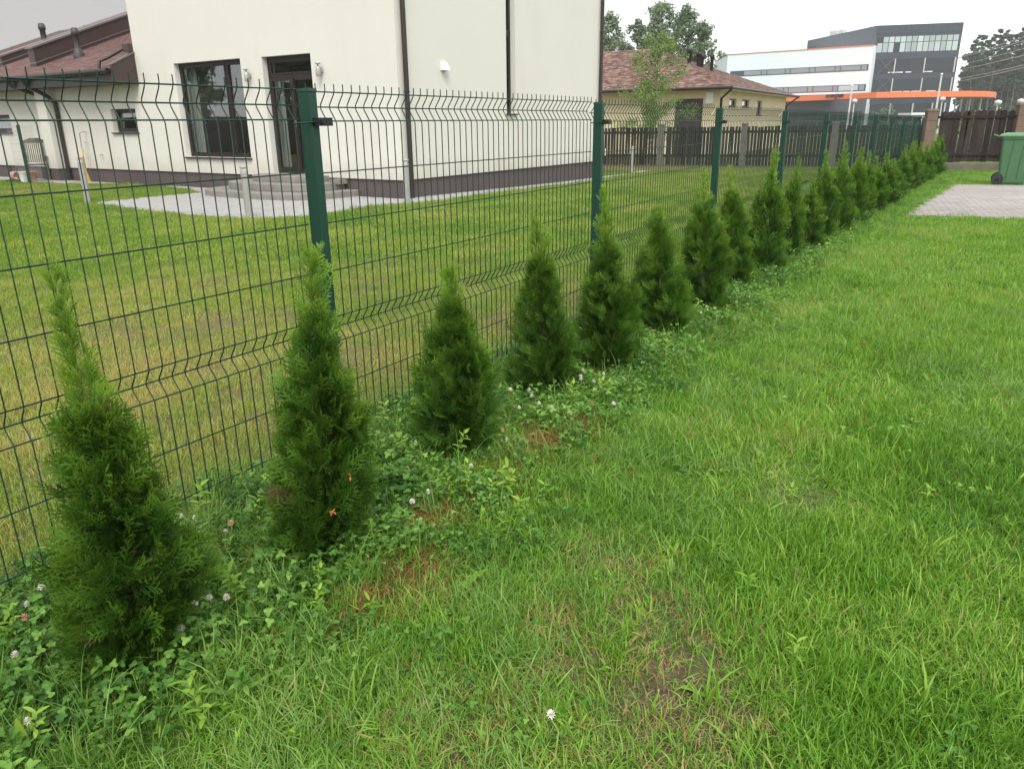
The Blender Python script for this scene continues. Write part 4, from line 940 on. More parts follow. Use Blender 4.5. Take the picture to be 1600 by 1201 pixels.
# downpipes
def pipe(P, r, m, name='downpipe', par=house, n=10): mb_ = MB(); mb_.tube(P, r, n); return mb_.build(name, m, par)
def clips(P, par):
    for p in P:
        c = MB(); c.tube([p - up * .012, p + up * .012], .058, 10); o = c.build('pipe_clip', m_gutter, None); o.parent = par; o.data.transform(Matrix.Translation(-Vector(wloc(par))))
pp = pipe([hp(-.07, .16, -.1), hp(-.07, .16, 7.2)], .048, m_brown); clips([hp(-.07, .16, z) for z in (.28, 1.95, 3.6)], pp)
pp = pipe([hp(-.07, 8.18, -.25), hp(-.07, 8.18, 7.2)], .048, m_brown); clips([hp(-.07, 8.18, z) for z in (1.9, 3.6)], pp)
# low wing roof
sl = math.tan(R0(20.4)); rt0 = -.58; rz0 = 2.66
def rf_(s, t_, h=0.0): return hp(s, t_, rz0 + (t_ - rt0) * sl + h)
mb = MB(); mb.prism([rf_(8.1, rt0), rf_(20.3, rt0), rf_(20.3, 5.0), rf_(8.1, 5.0)], (0, 0, -.06)); mb.prism([rf_(8.1, 5.0, 0), rf_(20.3, 5.0, 0), hp(20.3, 10.6, rz0), hp(8.1, 10.6, rz0)], (0, 0, -.06))
roof = mb.build('roof', m_sheet, house)
mb = MB(); mb.obox(hp(8.1, rt0 + .02, 2.36), eL * 12.2, eR * .03, up * .27); mb.obox(hp(8.1, rt0 + .05, 2.36), eL * 12.2, eR * .52, up * .02); o = mb.build('fascia', m_gutter, house)
# shingles, each a piece
sb = MB(); sv = [(-.162, 0, 0), (.162, 0, 0), (.162, .19, 0), (-.162, .19, 0)]
ca, sa = math.cos(R0(20.4)), math.sin(R0(20.4))
def shp(x_, l_, h_):   # local: x along eL, l up the slope, h above the slope
    return eL * x_ + eR * (l_ * ca - h_ * sa) + up * (l_ * sa + h_ * ca)
V = [shp(-.16, 0, .012), shp(.16, 0, .012), shp(.16, .2, .004), shp(-.16, .2, .004), shp(-.16, 0, -.002), shp(.16, 0, -.002), shp(.16, .2, -.002), shp(-.16, .2, -.002)]
sb.add(V, [(0, 1, 2, 3), (0, 4, 5, 1), (1, 5, 6, 2), (3, 2, 6, 7), (0, 3, 7, 4)]); sh_me = sb.mesh('shingle', m_shing)
rs = np.random.default_rng(31); cand = []
for r_ in range(30):
    for c_ in range(38):
        s_ = 8.27 + .325 * c_ + (.16 if r_ % 2 else 0) + rs.normal(0, .01); l_ = .02 + .15 * r_
        if s_ < 20.1 and l_ < 5.4: cand.append((s_, l_))
cand.sort(key=lambda a_: (a_[0] > 14.5 + 1.7 * a_[1], a_[0] < 8 + 1.3 * a_[1], a_[1] > 3.2, a_[1])); rest = Acc()
for i, (s_, l_) in enumerate(cand):
    P = shp(0, l_, .004 + rs.uniform(0, .003)) + hp(s_, rt0, rz0)
    if i < 300:
        o = inst('shingle', sh_me, None, (0, 0, 0)); o.parent = roof; o.location = tuple(P - wloc(roof))
    else:
        Vv = np.array(V) + P - wloc(roof); rest.add(Vv, [(0, 1, 2), (0, 2, 3), (0, 4, 5), (0, 5, 1), (1, 5, 6), (1, 6, 2), (0, 3, 7), (0, 7, 4)])
o = bpy.data.objects.new('remaining_shingles', rest.mesh('remaining_shingles', m_shing)); COL.objects.link(o); o.parent = roof; o['kind'] = 'stuff'
# fire walls standing on the roof, sheet clad
def firewall(s_, t0, t1, h, name='parapet', w=.30):
    mb = MB(); A = [rf_(s_, t0, -.05), rf_(s_, t1, -.05), rf_(s_, t1, h), rf_(s_, t0, h)]; mb.prism(A, eL * w); p = mb.build(name, m_sheet, house)
    mb = MB(); mb.prism([rf_(s_ - .04, t0 - .05, h), rf_(s_ - .04, t1, h), rf_(s_ - .04, t1, h + .045), rf_(s_ - .04, t0 - .05, h + .045)], eL * (w + .08)); c = mb.build('cap', m_capm, None); c.parent = p; c.data.transform(Matrix.Translation(-Vector(wloc(p))))
    mb = MB(); mb.prism([rf_(s_ - .015, t0 - .02, .10), rf_(s_ - .015, t1, .10), rf_(s_ - .015, t1, .125), rf_(s_ - .015, t0 - .02, .125)], eL * (w + .03)); c = mb.build('flashing', m_capm, None); c.parent = p; c.data.transform(Matrix.Translation(-Vector(wloc(p))))
firewall(12.85, .15, 5.0, .48); firewall(15.6, .6, 5.0, .26)
def vent(s_, t_, h, r=.085):
    b_ = rf_(s_, t_, -.02); mb = MB(); mb.lathe(b_, [(r * 2.0, 0), (r * 1.9, .10), (r * 1.15, .22), (r, .24), (r, h), (r * 1.3, h + .01), (r * 1.35, h + .11), (r * 1.2, h + .12), (r * 1.1, h + .17), (r * .8, h + .19)], 14)
    mb.build('vent_pipe', mat('grey_vent', (.055, .045, .05), .5), house)
vent(11.75, 0.75, .56, .075); vent(16.3, 2.3, .55, .08); vent(15.9, 3.5, .12, .09)
# gutter with joint, plus the boxed end against the tall wall
mb = MB(); mb.tube([hp(8.2, rt0 - .07, 2.62), hp(20.3, rt0 - .07, 2.60)], .065, 10); mb.build('gutter', m_gutter, house)
mb = MB(); mb.prism([hp(8.06, rt0 - .02, 2.35), hp(8.06, -.01, 2.35), hp(8.06, -.01, 3.03), hp(8.06, rt0 - .02, 2.74)], eL * .10); mb.build('verge_board', m_sheet, house)
mb = MB(); mb.prism([hp(8.04, rt0 - .04, 2.74), hp(8.04, -.01, 3.03), hp(8.04, -.01, 3.055), hp(8.04, rt0 - .04, 2.765)], eL * .16); mb.build('verge_cap', m_capm, house)
mb = MB(); mb.obox(hp(8.10, -.12, 3.056), eL * .22, eR * .12, up * .17); mb.build('verge_end', m_sheet, house)
pipe([hp(8.35, -.03, 3.16), hp(8.5, -.42, 2.92), hp(8.55, -.60, 2.84), hp(8.55, -.64, 2.66)], .038, m_brown)
pipe([hp(12.1, rt0 - .07, 2.56), hp(12.1, rt0 - .05, 2.46), hp(11.9, -.2, 2.16), hp(11.85, -.07, 2.0), hp(11.85, -.07, -.1)], .05, m_brown)
pipe([hp(12.85, rt0 - .07, 2.56), hp(12.85, rt0 - .05, 2.46), hp(12.55, -.25, 2.26), hp(12.5, -.1, 2.2)], .05, m_brown)
# wall lamps, vent cowl, taps
def wall_lamp(s_, z_):
    b_ = hp(s_, 0, z_) + NL * .10; mb = MB(); mb.lathe(b_, [(.0, -.12), (.045, -.12), (.05, -.11), (.05, 0), (.046, .01), (.046, .06), (.02, .065), (.02, .10), (.055, .105), (.055, .125), (0, .13)], 14)
    mb.box(b_ - NL * .055, (.05, .09, .07), math.atan2(NL[1], NL[0])); mb.build('wall_lamp', m_steel, house)
wall_lamp(4.06, 2.38); wall_lamp(1.93, 2.40)
c_ = hp(-.001, 1.29, 2.45); mb = MB(); mb.prism([c_ + up * .08, c_ - up * .08, c_ - up * .08 + NR * .12, c_ + NR * .10 + up * -.02, c_ + up * .08 + NR * .03], eR * .16); mb.build('vent_cowl', m_white, house)
pipe([hp(10.72, -.02, 1.28), hp(10.72, -.14, 1.28), hp(10.78, -.16, 1.24), hp(10.80, -.16, .82), hp(10.78, -.15, .75)], .014, m_steel, 'standpipe')
pipe([hp(10.78, -.02, 1.02), hp(10.62, -.16, 1.02)], .012, m_steel, 'standpipe_bracket')
pipe([hp(10.15, -.0, .72), hp(10.15, -.08, .72), hp(10.15, -.09, .66)], .016, m_steel, 'garden_tap'); 

hose = MB()
for dx in (0, .07, .12): hose.tube([hp(10.80 - dx * .5, -.16, .86), hp(10.76 - dx, -.18 - dx, .5), hp(10.72 - dx, -.20, .02)], .016, 7)
tag(hose.build('garden_hose', m_hose, None, origin=hp(10.75, -.2, 0)), 'yellow garden hose hanging from the standpipe to the ground on the cream wall', 'hose')

# terrace steps: three stacked rounded slabs
steps = thing('terrace_steps', hp(2.9, -.6, 0), 'rounded grey concrete steps below the terrace door', 'steps')
def oval_slab(sw, d, z0, z1):
    P = []; n = 22; r = .75
    P.append(hp(2.93 + sw, .03, z0))
    for i in range(n + 1):
        a_ = math.pi / 2 * 0 + math.pi * i / n; cs, sn = math.cos(a_), math.sin(a_)
        P.append(hp(2.93 + math.copysign(abs(cs) ** .55, cs) * sw, -d * abs(sn) ** .55 + .03, z0))
    P.append(hp(2.93 - sw, .03, z0)); P = P[1:-1]; mb_ = MB(); mb_.prism(P, (0, 0, z1 - z0)); return mb_.build('step', m_conc, steps, bevel=.012)
oval_slab(1.75, 1.55, -.05, .145); oval_slab(1.35, 1.12, .146, .285); oval_slab(.95, .68, .286, .405)
mb = MB(); mb.box(hp(1.62, -.12, .30), (.28, .24, .09), math.atan2(eL[1], eL[0])); mb.build('end_block', m_conc, steps)

# bollard lamps
def bollard(pxb, pyb, lab, H=.80):
    P = gp(pxb, pyb); r = thing('bollard_lamp', P, lab, 'garden lamp', 'steel bollard lamps around the cream house')
    mb_ = MB(); mb_.lathe(P, [(.056, -.05), (.056, H - .11), (.056, H - .108), (.056, H - .10), (0, H - .10)], 18); mb_.build('post', m_steel, r)
    mb_ = MB(); mb_.lathe(P, [(0, H - .10), (.035, H - .10), (.035, H - .03), (0, H - .03)], 14); mb_.build('lens', m_white, r)
    mb_ = MB(); mb_.lathe(P, [(.06, H - .03), (.062, H - .012), (.05, H), (0, H)], 18)
    for k in range(4):
        a_ = k * 1.571; mb_.tube([P + np.array([.05 * math.cos(a_), .05 * math.sin(a_), H - .10]), P + np.array([.05 * math.cos(a_), .05 * math.sin(a_), H - .03])], .004, 4)
    mb_.build('cap', m_steel, r)
bollard(138, 318, 'steel bollard lamp on the grass by the left tip of the paving', .86); bollard(390, 341, 'steel bollard lamp at the near edge of the paving before the terrace steps')
bollard(637, 321, 'steel bollard lamp beside the corner downpipe of the cream house'); bollard(987, 271, 'steel bollard lamp standing farthest off, in front of the dark picket fence')

# paving, each stone a piece where it can be told apart
def paving(name, poly, m_base, m_st, ang, pitch, label, near_key, lift=.012, edge=None):
    z_ = lambda x_, y_: float(gz(x_, y_))
    pl = MB(); n = len(poly)
    base = bpy.data.meshes.new(name); xs = [p[0] for p in poly]; ys = [p[1] for p in poly]
    # bedding sheet follows the ground
    gxx = np.arange(min(xs) - .3, max(xs) + .3, .25); gyy = np.arange(min(ys) - .3, max(ys) + .3, .25); XX, YY = np.meshgrid(gxx, gyy); ins = inpoly(XX, YY, poly)
    V = np.stack([XX.ravel(), YY.ravel(), gz(XX, YY).ravel() + .012], 1); nx2 = len(gxx); I = (np.arange(len(gyy) - 1)[:, None] * nx2 + np.arange(nx2 - 1)[None]).ravel(); FF = np.stack([I, I + 1, I + nx2 + 1, I + nx2], 1)
    fi = ins.ravel(); FF = FF[fi[FF].all(1)]; root = link(name, npmesh(name, V, FF, m_base)); tag(root, kind='structure')
    w_, h_ = pitch; ca_, sa_ = math.cos(ang), math.sin(ang); st = []
    for i in range(-120, 160):
        for j in range(-200, 260):
            u_ = i * w_ + (w_ / 2 if j % 2 else 0); v_ = j * h_; x_ = poly[0][0] + u_ * ca_ - v_ * sa_; y_ = poly[0][1] + u_ * sa_ + v_ * ca_
            st.append((x_, y_))
    st = np.array(st); st = st[inpoly(st[:, 0], st[:, 1], poly)]; st = st[~inhouse(st[:, 0], st[:, 1], .0)] if name != 'driveway' else st
    order = np.argsort([near_key(*p) for p in st]); st = st[order]
    b_ = MB(); g_ = .004; hx, hy = w_ / 2 - g_, h_ / 2 - g_; c_ = .006; T_ = .0
    V = [(-hx, -hy, -.03), (hx, -hy, -.03), (hx, hy, -.03), (-hx, hy, -.03), (-hx, -hy, -c_), (hx, -hy, -c_), (hx, hy, -c_), (-hx, hy, -c_), (-hx + c_, -hy + c_, 0), (hx - c_, -hy + c_, 0), (hx - c_, hy - c_, 0), (-hx + c_, hy - c_, 0)]
    Fq = [(0, 1, 5, 4), (1, 2, 6, 5), (2, 3, 7, 6), (3, 0, 4, 7), (4, 5, 9, 8), (5, 6, 10, 9), (6, 7, 11, 10), (7, 4, 8, 11), (8, 9, 10, 11)]
    b_.add(V, Fq); me_ = b_.mesh('paving_stone', m_st); rg_ = np.random.default_rng(5); rest = Acc(); Va = np.array(V); cr, sr = ca_, sa_
    Vr = np.stack([Va[:, 0] * cr - Va[:, 1] * sr, Va[:, 0] * sr + Va[:, 1] * cr, Va[:, 2]], 1); tri = []
    for f in Fq: tri += [(f[0], f[1], f[2]), (f[0], f[2], f[3])]
    for k, (x_, y_) in enumerate(st):
        zz = z_(x_, y_) + .028 + rg_.uniform(-.002, .002)
        if k < 300: inst('paving_stone', me_, root, (x_, y_, zz), ang)
        else: rest.add(Vr + np.array([x_, y_, zz]), tri, rnd=rg_.random())
    if rest.n:
        o_ = bpy.data.objects.new('remaining_paving_stones', rest.mesh('remaining_paving_stones', m_st)); COL.objects.link(o_); o_.parent = root; o_['kind'] = 'stuff'
    return root
paving('terrace', POLY_L, m_joint, m_pave, math.atan2(eL[1], eL[0]), (.20, .10), '', lambda x_, y_: math.hypot(x_ + 3.5, y_ - 12.2))
paving('driveway', POLY_R, m_joint, m_pavew, math.atan2(dnx[1], dnx[0]), (.20, .10), '', lambda x_, y_: math.hypot(x_, y_) + (100 if x_ > y_ * .72 else 0))

# small garden fence, chair and odds by the left wall
gf = thing('garden_fence', gp(47, 286), 'short pale wire fence section on one green post at the far left', 'fence')
P = gp(47, 286); dd = eL
mb = MB(); mb.box(P + up * .72, (.06, .06, 1.5), 0); mb.build('fence_post', m_green, gf)
mb = MB()
for k in range(-14, 13):
    b_ = P + eL * (k * .05 * 1.0) * 1.0 - eR * 0.0; mb.tube([b_ + up * .05, b_ + up * 1.45], .0025, 3, False)
for z in (.1, .3, .5, .6, .8, 1.0, 1.2, 1.3, 1.42): mb.tube([P - eL * .7 + up * z, P + eL * .65 + up * z], .003, 3, False)
mb.build('mesh_panel', mat('galvanised_wire', (.33, .34, .31), .5), gf)
ch = gp(64, 283.5); chair = thing('garden_chair', ch, 'weathered slatted wooden folding chair beside the pier of the cream house', 'chair')
cu = norm(np.array([.85, .42, 0])); cv = np.array([cu[1], -cu[0], 0]) * -1   # cu sideways, cv backwards
def cbox(o_, s_, name): mb_ = MB(); mb_.obox(o_, *s_); return mb_.build(name, m_chair, chair)
mb = MB(); mb.obox(ch - cu * .25 - cv * .2 + up * .43, cu * .5, cv * .42, up * .03); mb.build('seat', m_chair, chair)
for k in range(9):
    mb = MB(); mb.obox(ch + cu * (-.21 + .048 * k) + cv * .2 + up * .50, cu * .026, cv * .12 * 0 + cv * .015, up * .52 + cv * .14); mb.build('back_slat', m_chair, chair)
for s_ in (-.26, .225): mb = MB(); mb.obox(ch + cu * s_ + cv * .2, cu * .035, cv * .035, up * 1.08 + cv * .15); mb.build('leg', m_chair, chair); mb = MB(); mb.obox(ch + cu * s_ - cv * .2, cu * .035, cv * .035, up * .64); mb.build('leg', m_chair, chair); mb = MB(); mb.obox(ch + cu * s_ - cv * .25 + up * .64, cu * .05, cv * .45, up * .03); mb.build('armrest', m_chair, chair)
mb = MB(); mb.prism([ch + cu * (-.26) + cv * .33 + up * 1.0, ch + cu * .26 + cv * .33 + up * 1.0, ch + cu * .26 + cv * .34 + up * 1.07, ch + cu * .1 + cv * .34 + up * 1.13, ch - cu * .1 + cv * .34 + up * 1.13, ch - cu * .26 + cv * .34 + up * 1.07], cv * .03); mb.build('top_rail', m_chair, chair)
p = gp(54, 284.5); mb = MB(); mb.lathe(p, [(.07, 0), (.10, .25), (.11, .25), (.11, .29), (.09, .29), (.085, .2), (0, .2)], 14); tag(mb.build('flower_pot', m_terra, None, origin=p), 'orange flower pot under the wooden chair', 'pot')
p = gp(40, 285); mb = MB(); mb.lathe(p, [(.10, 0), (.13, .27), (.14, .28), (.12, .28), (.1, .03), (0, .03)], 14); tag(mb.build('bucket', m_white, None, origin=p), 'white bucket on the grass beside the green post', 'bucket')
p = gp(26, 284); hr = thing('hose_reel', p, 'low hose reel with a pinkish coiled hose on the path at far left', 'hose reel')
mb = MB()
for k in range(5): mb.tube([p + up * .15 + eL * (.05 * k - .1) + np.array([0, 0, 1]) * .11 * math.sin(a_) + eR * .11 * math.cos(a_) for a_ in np.linspace(0, 6.28, 13)], .014, 6, False)
mb.build('hose_coil', mat('pink_hose', (.45, .27, .22), .6), hr); mb = MB(); mb.box(p + up * .03, (.4, .3, .05), 0); mb.tube([p + up * .03 + eL * .17, p + up * .4 + eL * .17], .015, 6); mb.tube([p + up * .03 - eL * .17, p + up * .4 - eL * .17], .015, 6); mb.build('reel_frame', m_black, hr)

# ================================================================= DARK PICKET FENCE ACROSS THE BACK
def gpo(px, py): return gp(px, py)
LA, LB = gpo(880, 258.5), gpo(1441, 262.5); dlt = LB - LA; Ld = np.linalg.norm(dlt[:2]); de = dlt / np.linalg.norm(dlt); dxy = norm(np.array([dlt[0], dlt[1], 0])); dn_ = np.array([dxy[1], -dxy[0], 0])
pk = thing('picket_fence', LA, 'dark brown picket fence with grey block posts across the back of the garden', 'fence')
ga = math.atan2(dxy[1], dxy[0])
mb = MB(); mb.box((0, 0, .69), (.084, .022, 1.30), 0); pic_me = mb.mesh('picket', m_wood)
postd = []
for px in (905, 1032, 1161, 1302): 
    # nearest distance along the fence line for the sight line
    r = ray(px, 230); A = np.array([[dxy[0], -r[0]], [dxy[1], -r[1]]]); s_, _ = np.linalg.solve(A, -LA[:2]); postd.append(s_)
nP = int(Ld / .108); rp = np.random.default_rng(8)
for i in range(nP):
    s_ = .05 + i * .108; P = LA + dlt * (s_ / Ld)
    if any(abs(s_ - d_) < .14 for d_ in postd): continue
    o = inst('picket', pic_me, pk, P + dn_ * .03 + np.array([0, 0, rp.normal(0, .008)]), ga); o.rotation_euler = (rp.normal(0, .008), rp.normal(0, .008), ga)
for z in (.32, 1.12): mb = MB(); mb.obox(LA + up * z - dn_ * .04, dlt, dn_ * .05, up * .09); mb.build('rail', m_wood, pk)
mb = MB(); mb.obox(LA - up * .3, dlt, dn_ * .06, up * .34); mb.build('footing', m_plinc, pk)
for s_ in postd:
    P = LA + dlt * (s_ / Ld); mb = MB()
    for k in range(7): mb.box(P + up * (.1 + .2 * k), (.20, .20, .19), ga)
    mb.box(P + up * .72, (.18, .18, 1.4), ga)
    mb.build('block_post', m_postc, pk); mb = MB(); mb.box(P + up * 1.435, (.24, .24, .05), ga, .8); mb.build('post_cap', m_postc, pk)
P = gp(955, 256); P = LA + dlt * (np.dot((P - LA)[:2], dxy[:2]) / Ld); mb = MB()
for k in (-.05, .16): mb.tube([P + dxy * k + dn_ * .07 + up * .36, P + dxy * k + dn_ * .07 + up * .62], .018, 6)
mb.build('handle', m_white, pk)
# brown board fence to the right, rounded tops, block pillars
RA, RB = gpo(1449, 267), gpo(1640, 266.5); dl2 = RB - RA; L2 = np.linalg.norm(dl2[:2]); dx2 = norm(np.array([dl2[0], dl2[1], 0])); dn2 = np.array([dx2[1], -dx2[0], 0]); g2a = math.atan2(dx2[1], dx2[0])
bf = thing('board_fence', RA, 'dark brown board fence with rounded tops between brown block pillars at the right', 'fence')
bw = .172; V = [(-bw / 2, 0), (bw / 2, 0)] + [(bw / 2 * math.cos(a_), 1.40 + .06 * math.sin(a_)) for a_ in np.linspace(0, math.pi, 7)]
mb = MB(); mb.prism([np.array([x_, -.011, z_]) for x_, z_ in V], (0, .022, 0)); brd_me = mb.mesh('board', m_wood)
pil = []
for px in (1446, 1585): 
    r = ray(px, 230); A = np.array([[dx2[0], -r[0]], [dx2[1], -r[1]]]); s_, _ = np.linalg.solve(A, -RA[:2]); pil.append(s_)
i = 0; s_ = .22
while s_ < L2:
    P = RA + dl2 * (s_ / L2)
    if not any(abs(s_ - d_) < .20 for d_ in pil):
        o = inst('board', brd_me, bf, P + dn2 * .03 + up * (.24 + rp.normal(0, .012) + .03 * math.sin(s_ * 1.3)), g2a); o.rotation_euler = (0, rp.normal(0, .012), g2a)
    s_ += .181 + (.012 if rp.random() < .3 else 0)
for z in (.44, 1.50): mb = MB(); mb.obox(RA + up * z + dn2 * .045, dl2, dn2 * .04, up * .07); mb.build('rail', m_wood, bf)
mb = MB(); mb.obox(RA - up * .3 - dn2 * .06, dl2, dn2 * .16, up * .52); mb.build('footing', m_plinc, bf, bevel=.01)
for q_, s_ in enumerate(pil):
    P = RA + dl2 * (s_ / L2); hgt = 1.72 if q_ == 0 else 1.85
    for k in range(6):
        mb = MB(); mb.box(P + dn2 * .06 + up * ((k + .5) * hgt / 6), (.29, .27, hgt / 6 - .012), g2a); mb.build('block', m_blockb, bf, bevel=.008)
    mb = MB(); mb.box(P + dn2 * .06 + up * hgt / 2, (.27, .25, hgt - .02), g2a); mb.build('pillar_core', m_postc, bf); mb = MB(); mb.box(P + dn2 * .06 + up * (hgt + .03), (.34, .31, .06), g2a, .85); mb.build('pillar_cap', m_blockb, bf)

# ================================================================= WHEELED BIN
P = gp(1575, 289.5) + up * .03; bn = thing('wheeled_bin', P, 'green two wheeled refuse bin standing on the grey driveway by the right edge', 'bin')
bx_ = norm(np.array([math.cos(R0(-31)), math.sin(R0(-31)), 0])); by_ = np.array([-bx_[1], bx_[0], 0])   # bx: to the front of the bin (right)
def bpnt(x_, y_, z_): return P + bx_ * x_ + by_ * y_ + up * z_
def ring(z_, x0, x1, hw, r=.05, n=4):
    out = []
    for cx, cy, a0 in ((x1 - r, hw - r, 0), (x0 + r, hw - r, 90), (x0 + r, -hw + r, 180), (x1 - r, -hw + r, 270)):
        for k in range(n): a_ = R0(a0 + 90 * k / (n - 1)); out.append(bpnt(cx + r * math.cos(a_), cy + r * math.sin(a_), z_))
    return out
def loft(rings, m, name, par=bn, cap=True):
    mb_ = MB(); n = len(rings[0]); V = sum(rings, []); F = []
    for i in range(len(rings) - 1):
        for k in range(n): a_, b_ = i * n + k, i * n + (k + 1) % n; F.append((a_, b_, b_ + n, a_ + n))
    if cap: F += [tuple(range(n))[::-1], tuple(range((len(rings) - 1) * n, len(rings) * n))]
    mb_.add(V, F); return mb_.build(name, m, par, bevel=.006)
loft([ring(.02, -.20, .26, .24), ring(.05, -.22, .28, .25), ring(.90, -.27, .43, .285), ring(.96, -.27, .44, .287), ring(.961, -.30, .47, .31), ring(1.0, -.30, .47, .31)], m_bin, 'body')
for s_ in (-.08, .12):
    mb = MB(); mb.tube([bpnt(s_, -.262, .12), bpnt(s_ + .03, -.292, .92)], .008, 5); mb.build('rib', m_bin, bn)
loft([ring(1.002, -.33, .49, .325), ring(1.03, -.335, .50, .33), ring(1.055, -.30, .46, .30), ring(1.085, -.20, .34, .22)], m_binlid, 'lid')
mb = MB(); mb.tube([bpnt(-.33, -.22, 1.0), bpnt(-.41, -.22, 1.03), bpnt(-.43, -.15, 1.04), bpnt(-.43, .15, 1.04), bpnt(-.41, .22, 1.03), bpnt(-.33, .22, 1.0)], .018, 8); mb.build('handle', m_bin, bn)
for sy in (-.27, .27):
    c_ = bpnt(-.235, sy, .115); mb = MB(); ax = by_; prof2 = [(.0, -.03), (.05, -.03), (.06, -.024), (.085, -.024), (.1, -.03), (.115, -.02), (.118, 0), (.115, .02), (.1, .03), (.0, .03)]
    V = []; n = 24; F = []
    for r_, z_ in prof2:
        for k in range(n): a_ = 2 * math.pi * k / n; V.append(c_ + ax * z_ + bx_ * r_ * math.cos(a_) + up * r_ * math.sin(a_))
    for i in range(len(prof2) - 1):
        for k in range(n): a1, b1 = i * n + k, i * n + (k + 1) % n; F.append((a1, a1 + n, b1 + n, b1))
    mb.add(V, F, True); w = mb.build('wheel', m_rubber, bn)
    mb = MB(); mb.tube([c_ - ax * .036, c_ + ax * .036], .04, 14); h_ = mb.build('hub', m_black, None); h_.parent = w; h_.data.transform(Matrix.Translation(-Vector(wloc(w))))
mb = MB(); mb.tube([bpnt(-.235, -.26, .115), bpnt(-.235, .26, .115)], .014, 8); mb.build('axle', m_black, bn)

# ================================================================= YELLOW HOUSE
YH = at(1143, 136, 36.5); yz = YH[2]
a1, a2 = R0(29.5), R0(-60.5); vR = np.array([math.sin(a1), math.cos(a1), 0]); vL = np.array([math.sin(a2), math.cos(a2), 0])
yh = thing('yellow_house', (YH[0], YH[1], float(gz(YH[0], YH[1]))), 'low pale yellow house with a red brown hipped shingle roof behind the picket fence', 'house')
ov = .65
YH = YH + vL * ov + vR * ov
def yp(l, r, z): return np.array([YH[0], YH[1], 0]) + vL * l + vR * r + up * z
LR, LL = 16.7, 17.4
zr = 5.55; gy_ = -.6
m_ysh = bpy.data.materials.new('hip_shingles'); m_ysh.use_nodes = True; t = m_ysh.node_tree; L = t.links; b = t.nodes['Principled BSDF']; b.inputs['Roughness'].default_value = .85; b.inputs['Specular IOR Level'].default_value = .2
g = t.nodes.new('ShaderNodeNewGeometry'); mp = t.nodes.new('ShaderNodeMapping'); mp.inputs['Rotation'].default_value = (0, 0, -(math.pi / 2 - a1)); mp.inputs['Scale'].default_value = (4, 4, 14); L.new(g.outputs['Position'], mp.inputs[0])
vo = t.nodes.new('ShaderNodeTexVoronoi'); vo.inputs['Scale'].default_value = 1.0; L.new(mp.outputs[0], vo.inputs[0])
cr = t.nodes.new('ShaderNodeValToRGB'); e = cr.color_ramp.elements; e[0].position = 0; e[0].color = (.075, .042, .036, 1); e[1].position = 1; e[1].color = (.33, .215, .165, 1); q = e.new(.55); q.color = (.17, .095, .075, 1)
sp = t.nodes.new('ShaderNodeSeparateColor'); L.new(vo.outputs['Color'], sp.inputs[0]); L.new(sp.outputs[0], cr.inputs[0]); L.new(cr.outputs[0], b.inputs['Base Color'])
mb = MB(); A, B, C, D = yp(-ov, -ov, yz), yp(LL, -ov, yz), yp(LL, LR, yz), yp(-ov, LR, yz); zr = 5.35; E1, E2 = yp(6.2, LR / 2 - .3, zr), yp(LL - 5, LR / 2 - .3, zr)
for f in ((A, E1, E2, B), (A, D, E1), (D, C, E2, E1), (B, E2, C)): mb.quad(*f)
# lapped courses as raised ridges
for k in range(1, 22):
    u_ = k / 22.0
    for (p0, p1, q0, q1) in ((A, B, E1, E2), (D, A, E1, E1)):
        P0 = p0 + (q0 - p0) * u_; P1 = p1 + (q1 - p1) * u_; n_ = norm(np.cross(p1 - p0, q0 - p0)); n_ = n_ if n_[2] > 0 else -n_
        if np.linalg.norm(P1 - P0) < .3: continue
        up_ = norm((q0 - p0) - (p1 - p0) * 0); mb.quad(P0 + n_ * .02, P1 + n_ * .02, P1 + (q1 - p1) / 22 + n_ * .003, P0 + (q0 - p0) / 22 + n_ * .003)
yr = mb.build('roof', m_ysh, yh)
mb = MB(); mb.prism([A - up * .02, B - up * .02, C - up * .02, D - up * .02], (0, 0, -.05)); mb.build('soffit', m_white, yh)
mb = MB()
for (p0, p1) in ((A, B), (A, D)): mb.tube([p0 - up * .02, p1 - up * .02], .075, 8)
mb.build('gutter', m_brown, yh)
mb = MB(); ops = [(-1, -1, 0, 0)]
def yw(px, py, face):   # s,z of a picture point on a face
    r = ray(px, py); O = yp(0, 0, 0); e_ = vR if face == 'R' else vL; nn = np.array([e_[1], -e_[0], 0]); t_ = ((O - np.array([0, 0, EYE])) @ nn) / (r @ nn); P_ = np.array([0, 0, EYE]) + r * t_; return float((P_ - O) @ e_), float(P_[2])
WR = []
for (x0, y0, x1, y1) in ((1140, 154, 1150, 167), (1160, 155.5, 1170, 168), (1183, 157.5, 1189, 180)):
    s0, z1 = yw(x0, y0, 'R'); s1, z0 = yw(x1, y1, 'R'); WR.append((s0, s1, z0, z1))
s1g, zg = yw(1055, 155, 'L'); s0g, _ = yw(1099, 155, 'L')
GA = (s0g, s1g, -.3, zg)
nYR = -vL; nYL = -vR
wall_plane(mb, yp(0, 0, 0), vR, nYR, 0, LR - ov, gy_, yz - .06, WR, .14)
wall_plane(mb, yp(0, 0, 0), vL, nYL, 0, LL - ov, gy_, yz - .06, [GA], .14)
mb.quad(yp(LL - ov, 0, gy_), yp(LL - ov, LR - ov, gy_), yp(LL - ov, LR - ov, yz - .06), yp(LL - ov, 0, yz - .06)); mb.quad(yp(0, LR - ov, gy_), yp(LL - ov, LR - ov, gy_), yp(LL - ov, LR - ov, yz - .06), yp(0, LR - ov, yz - .06))
mb.build('wall', m_yellow, yh)
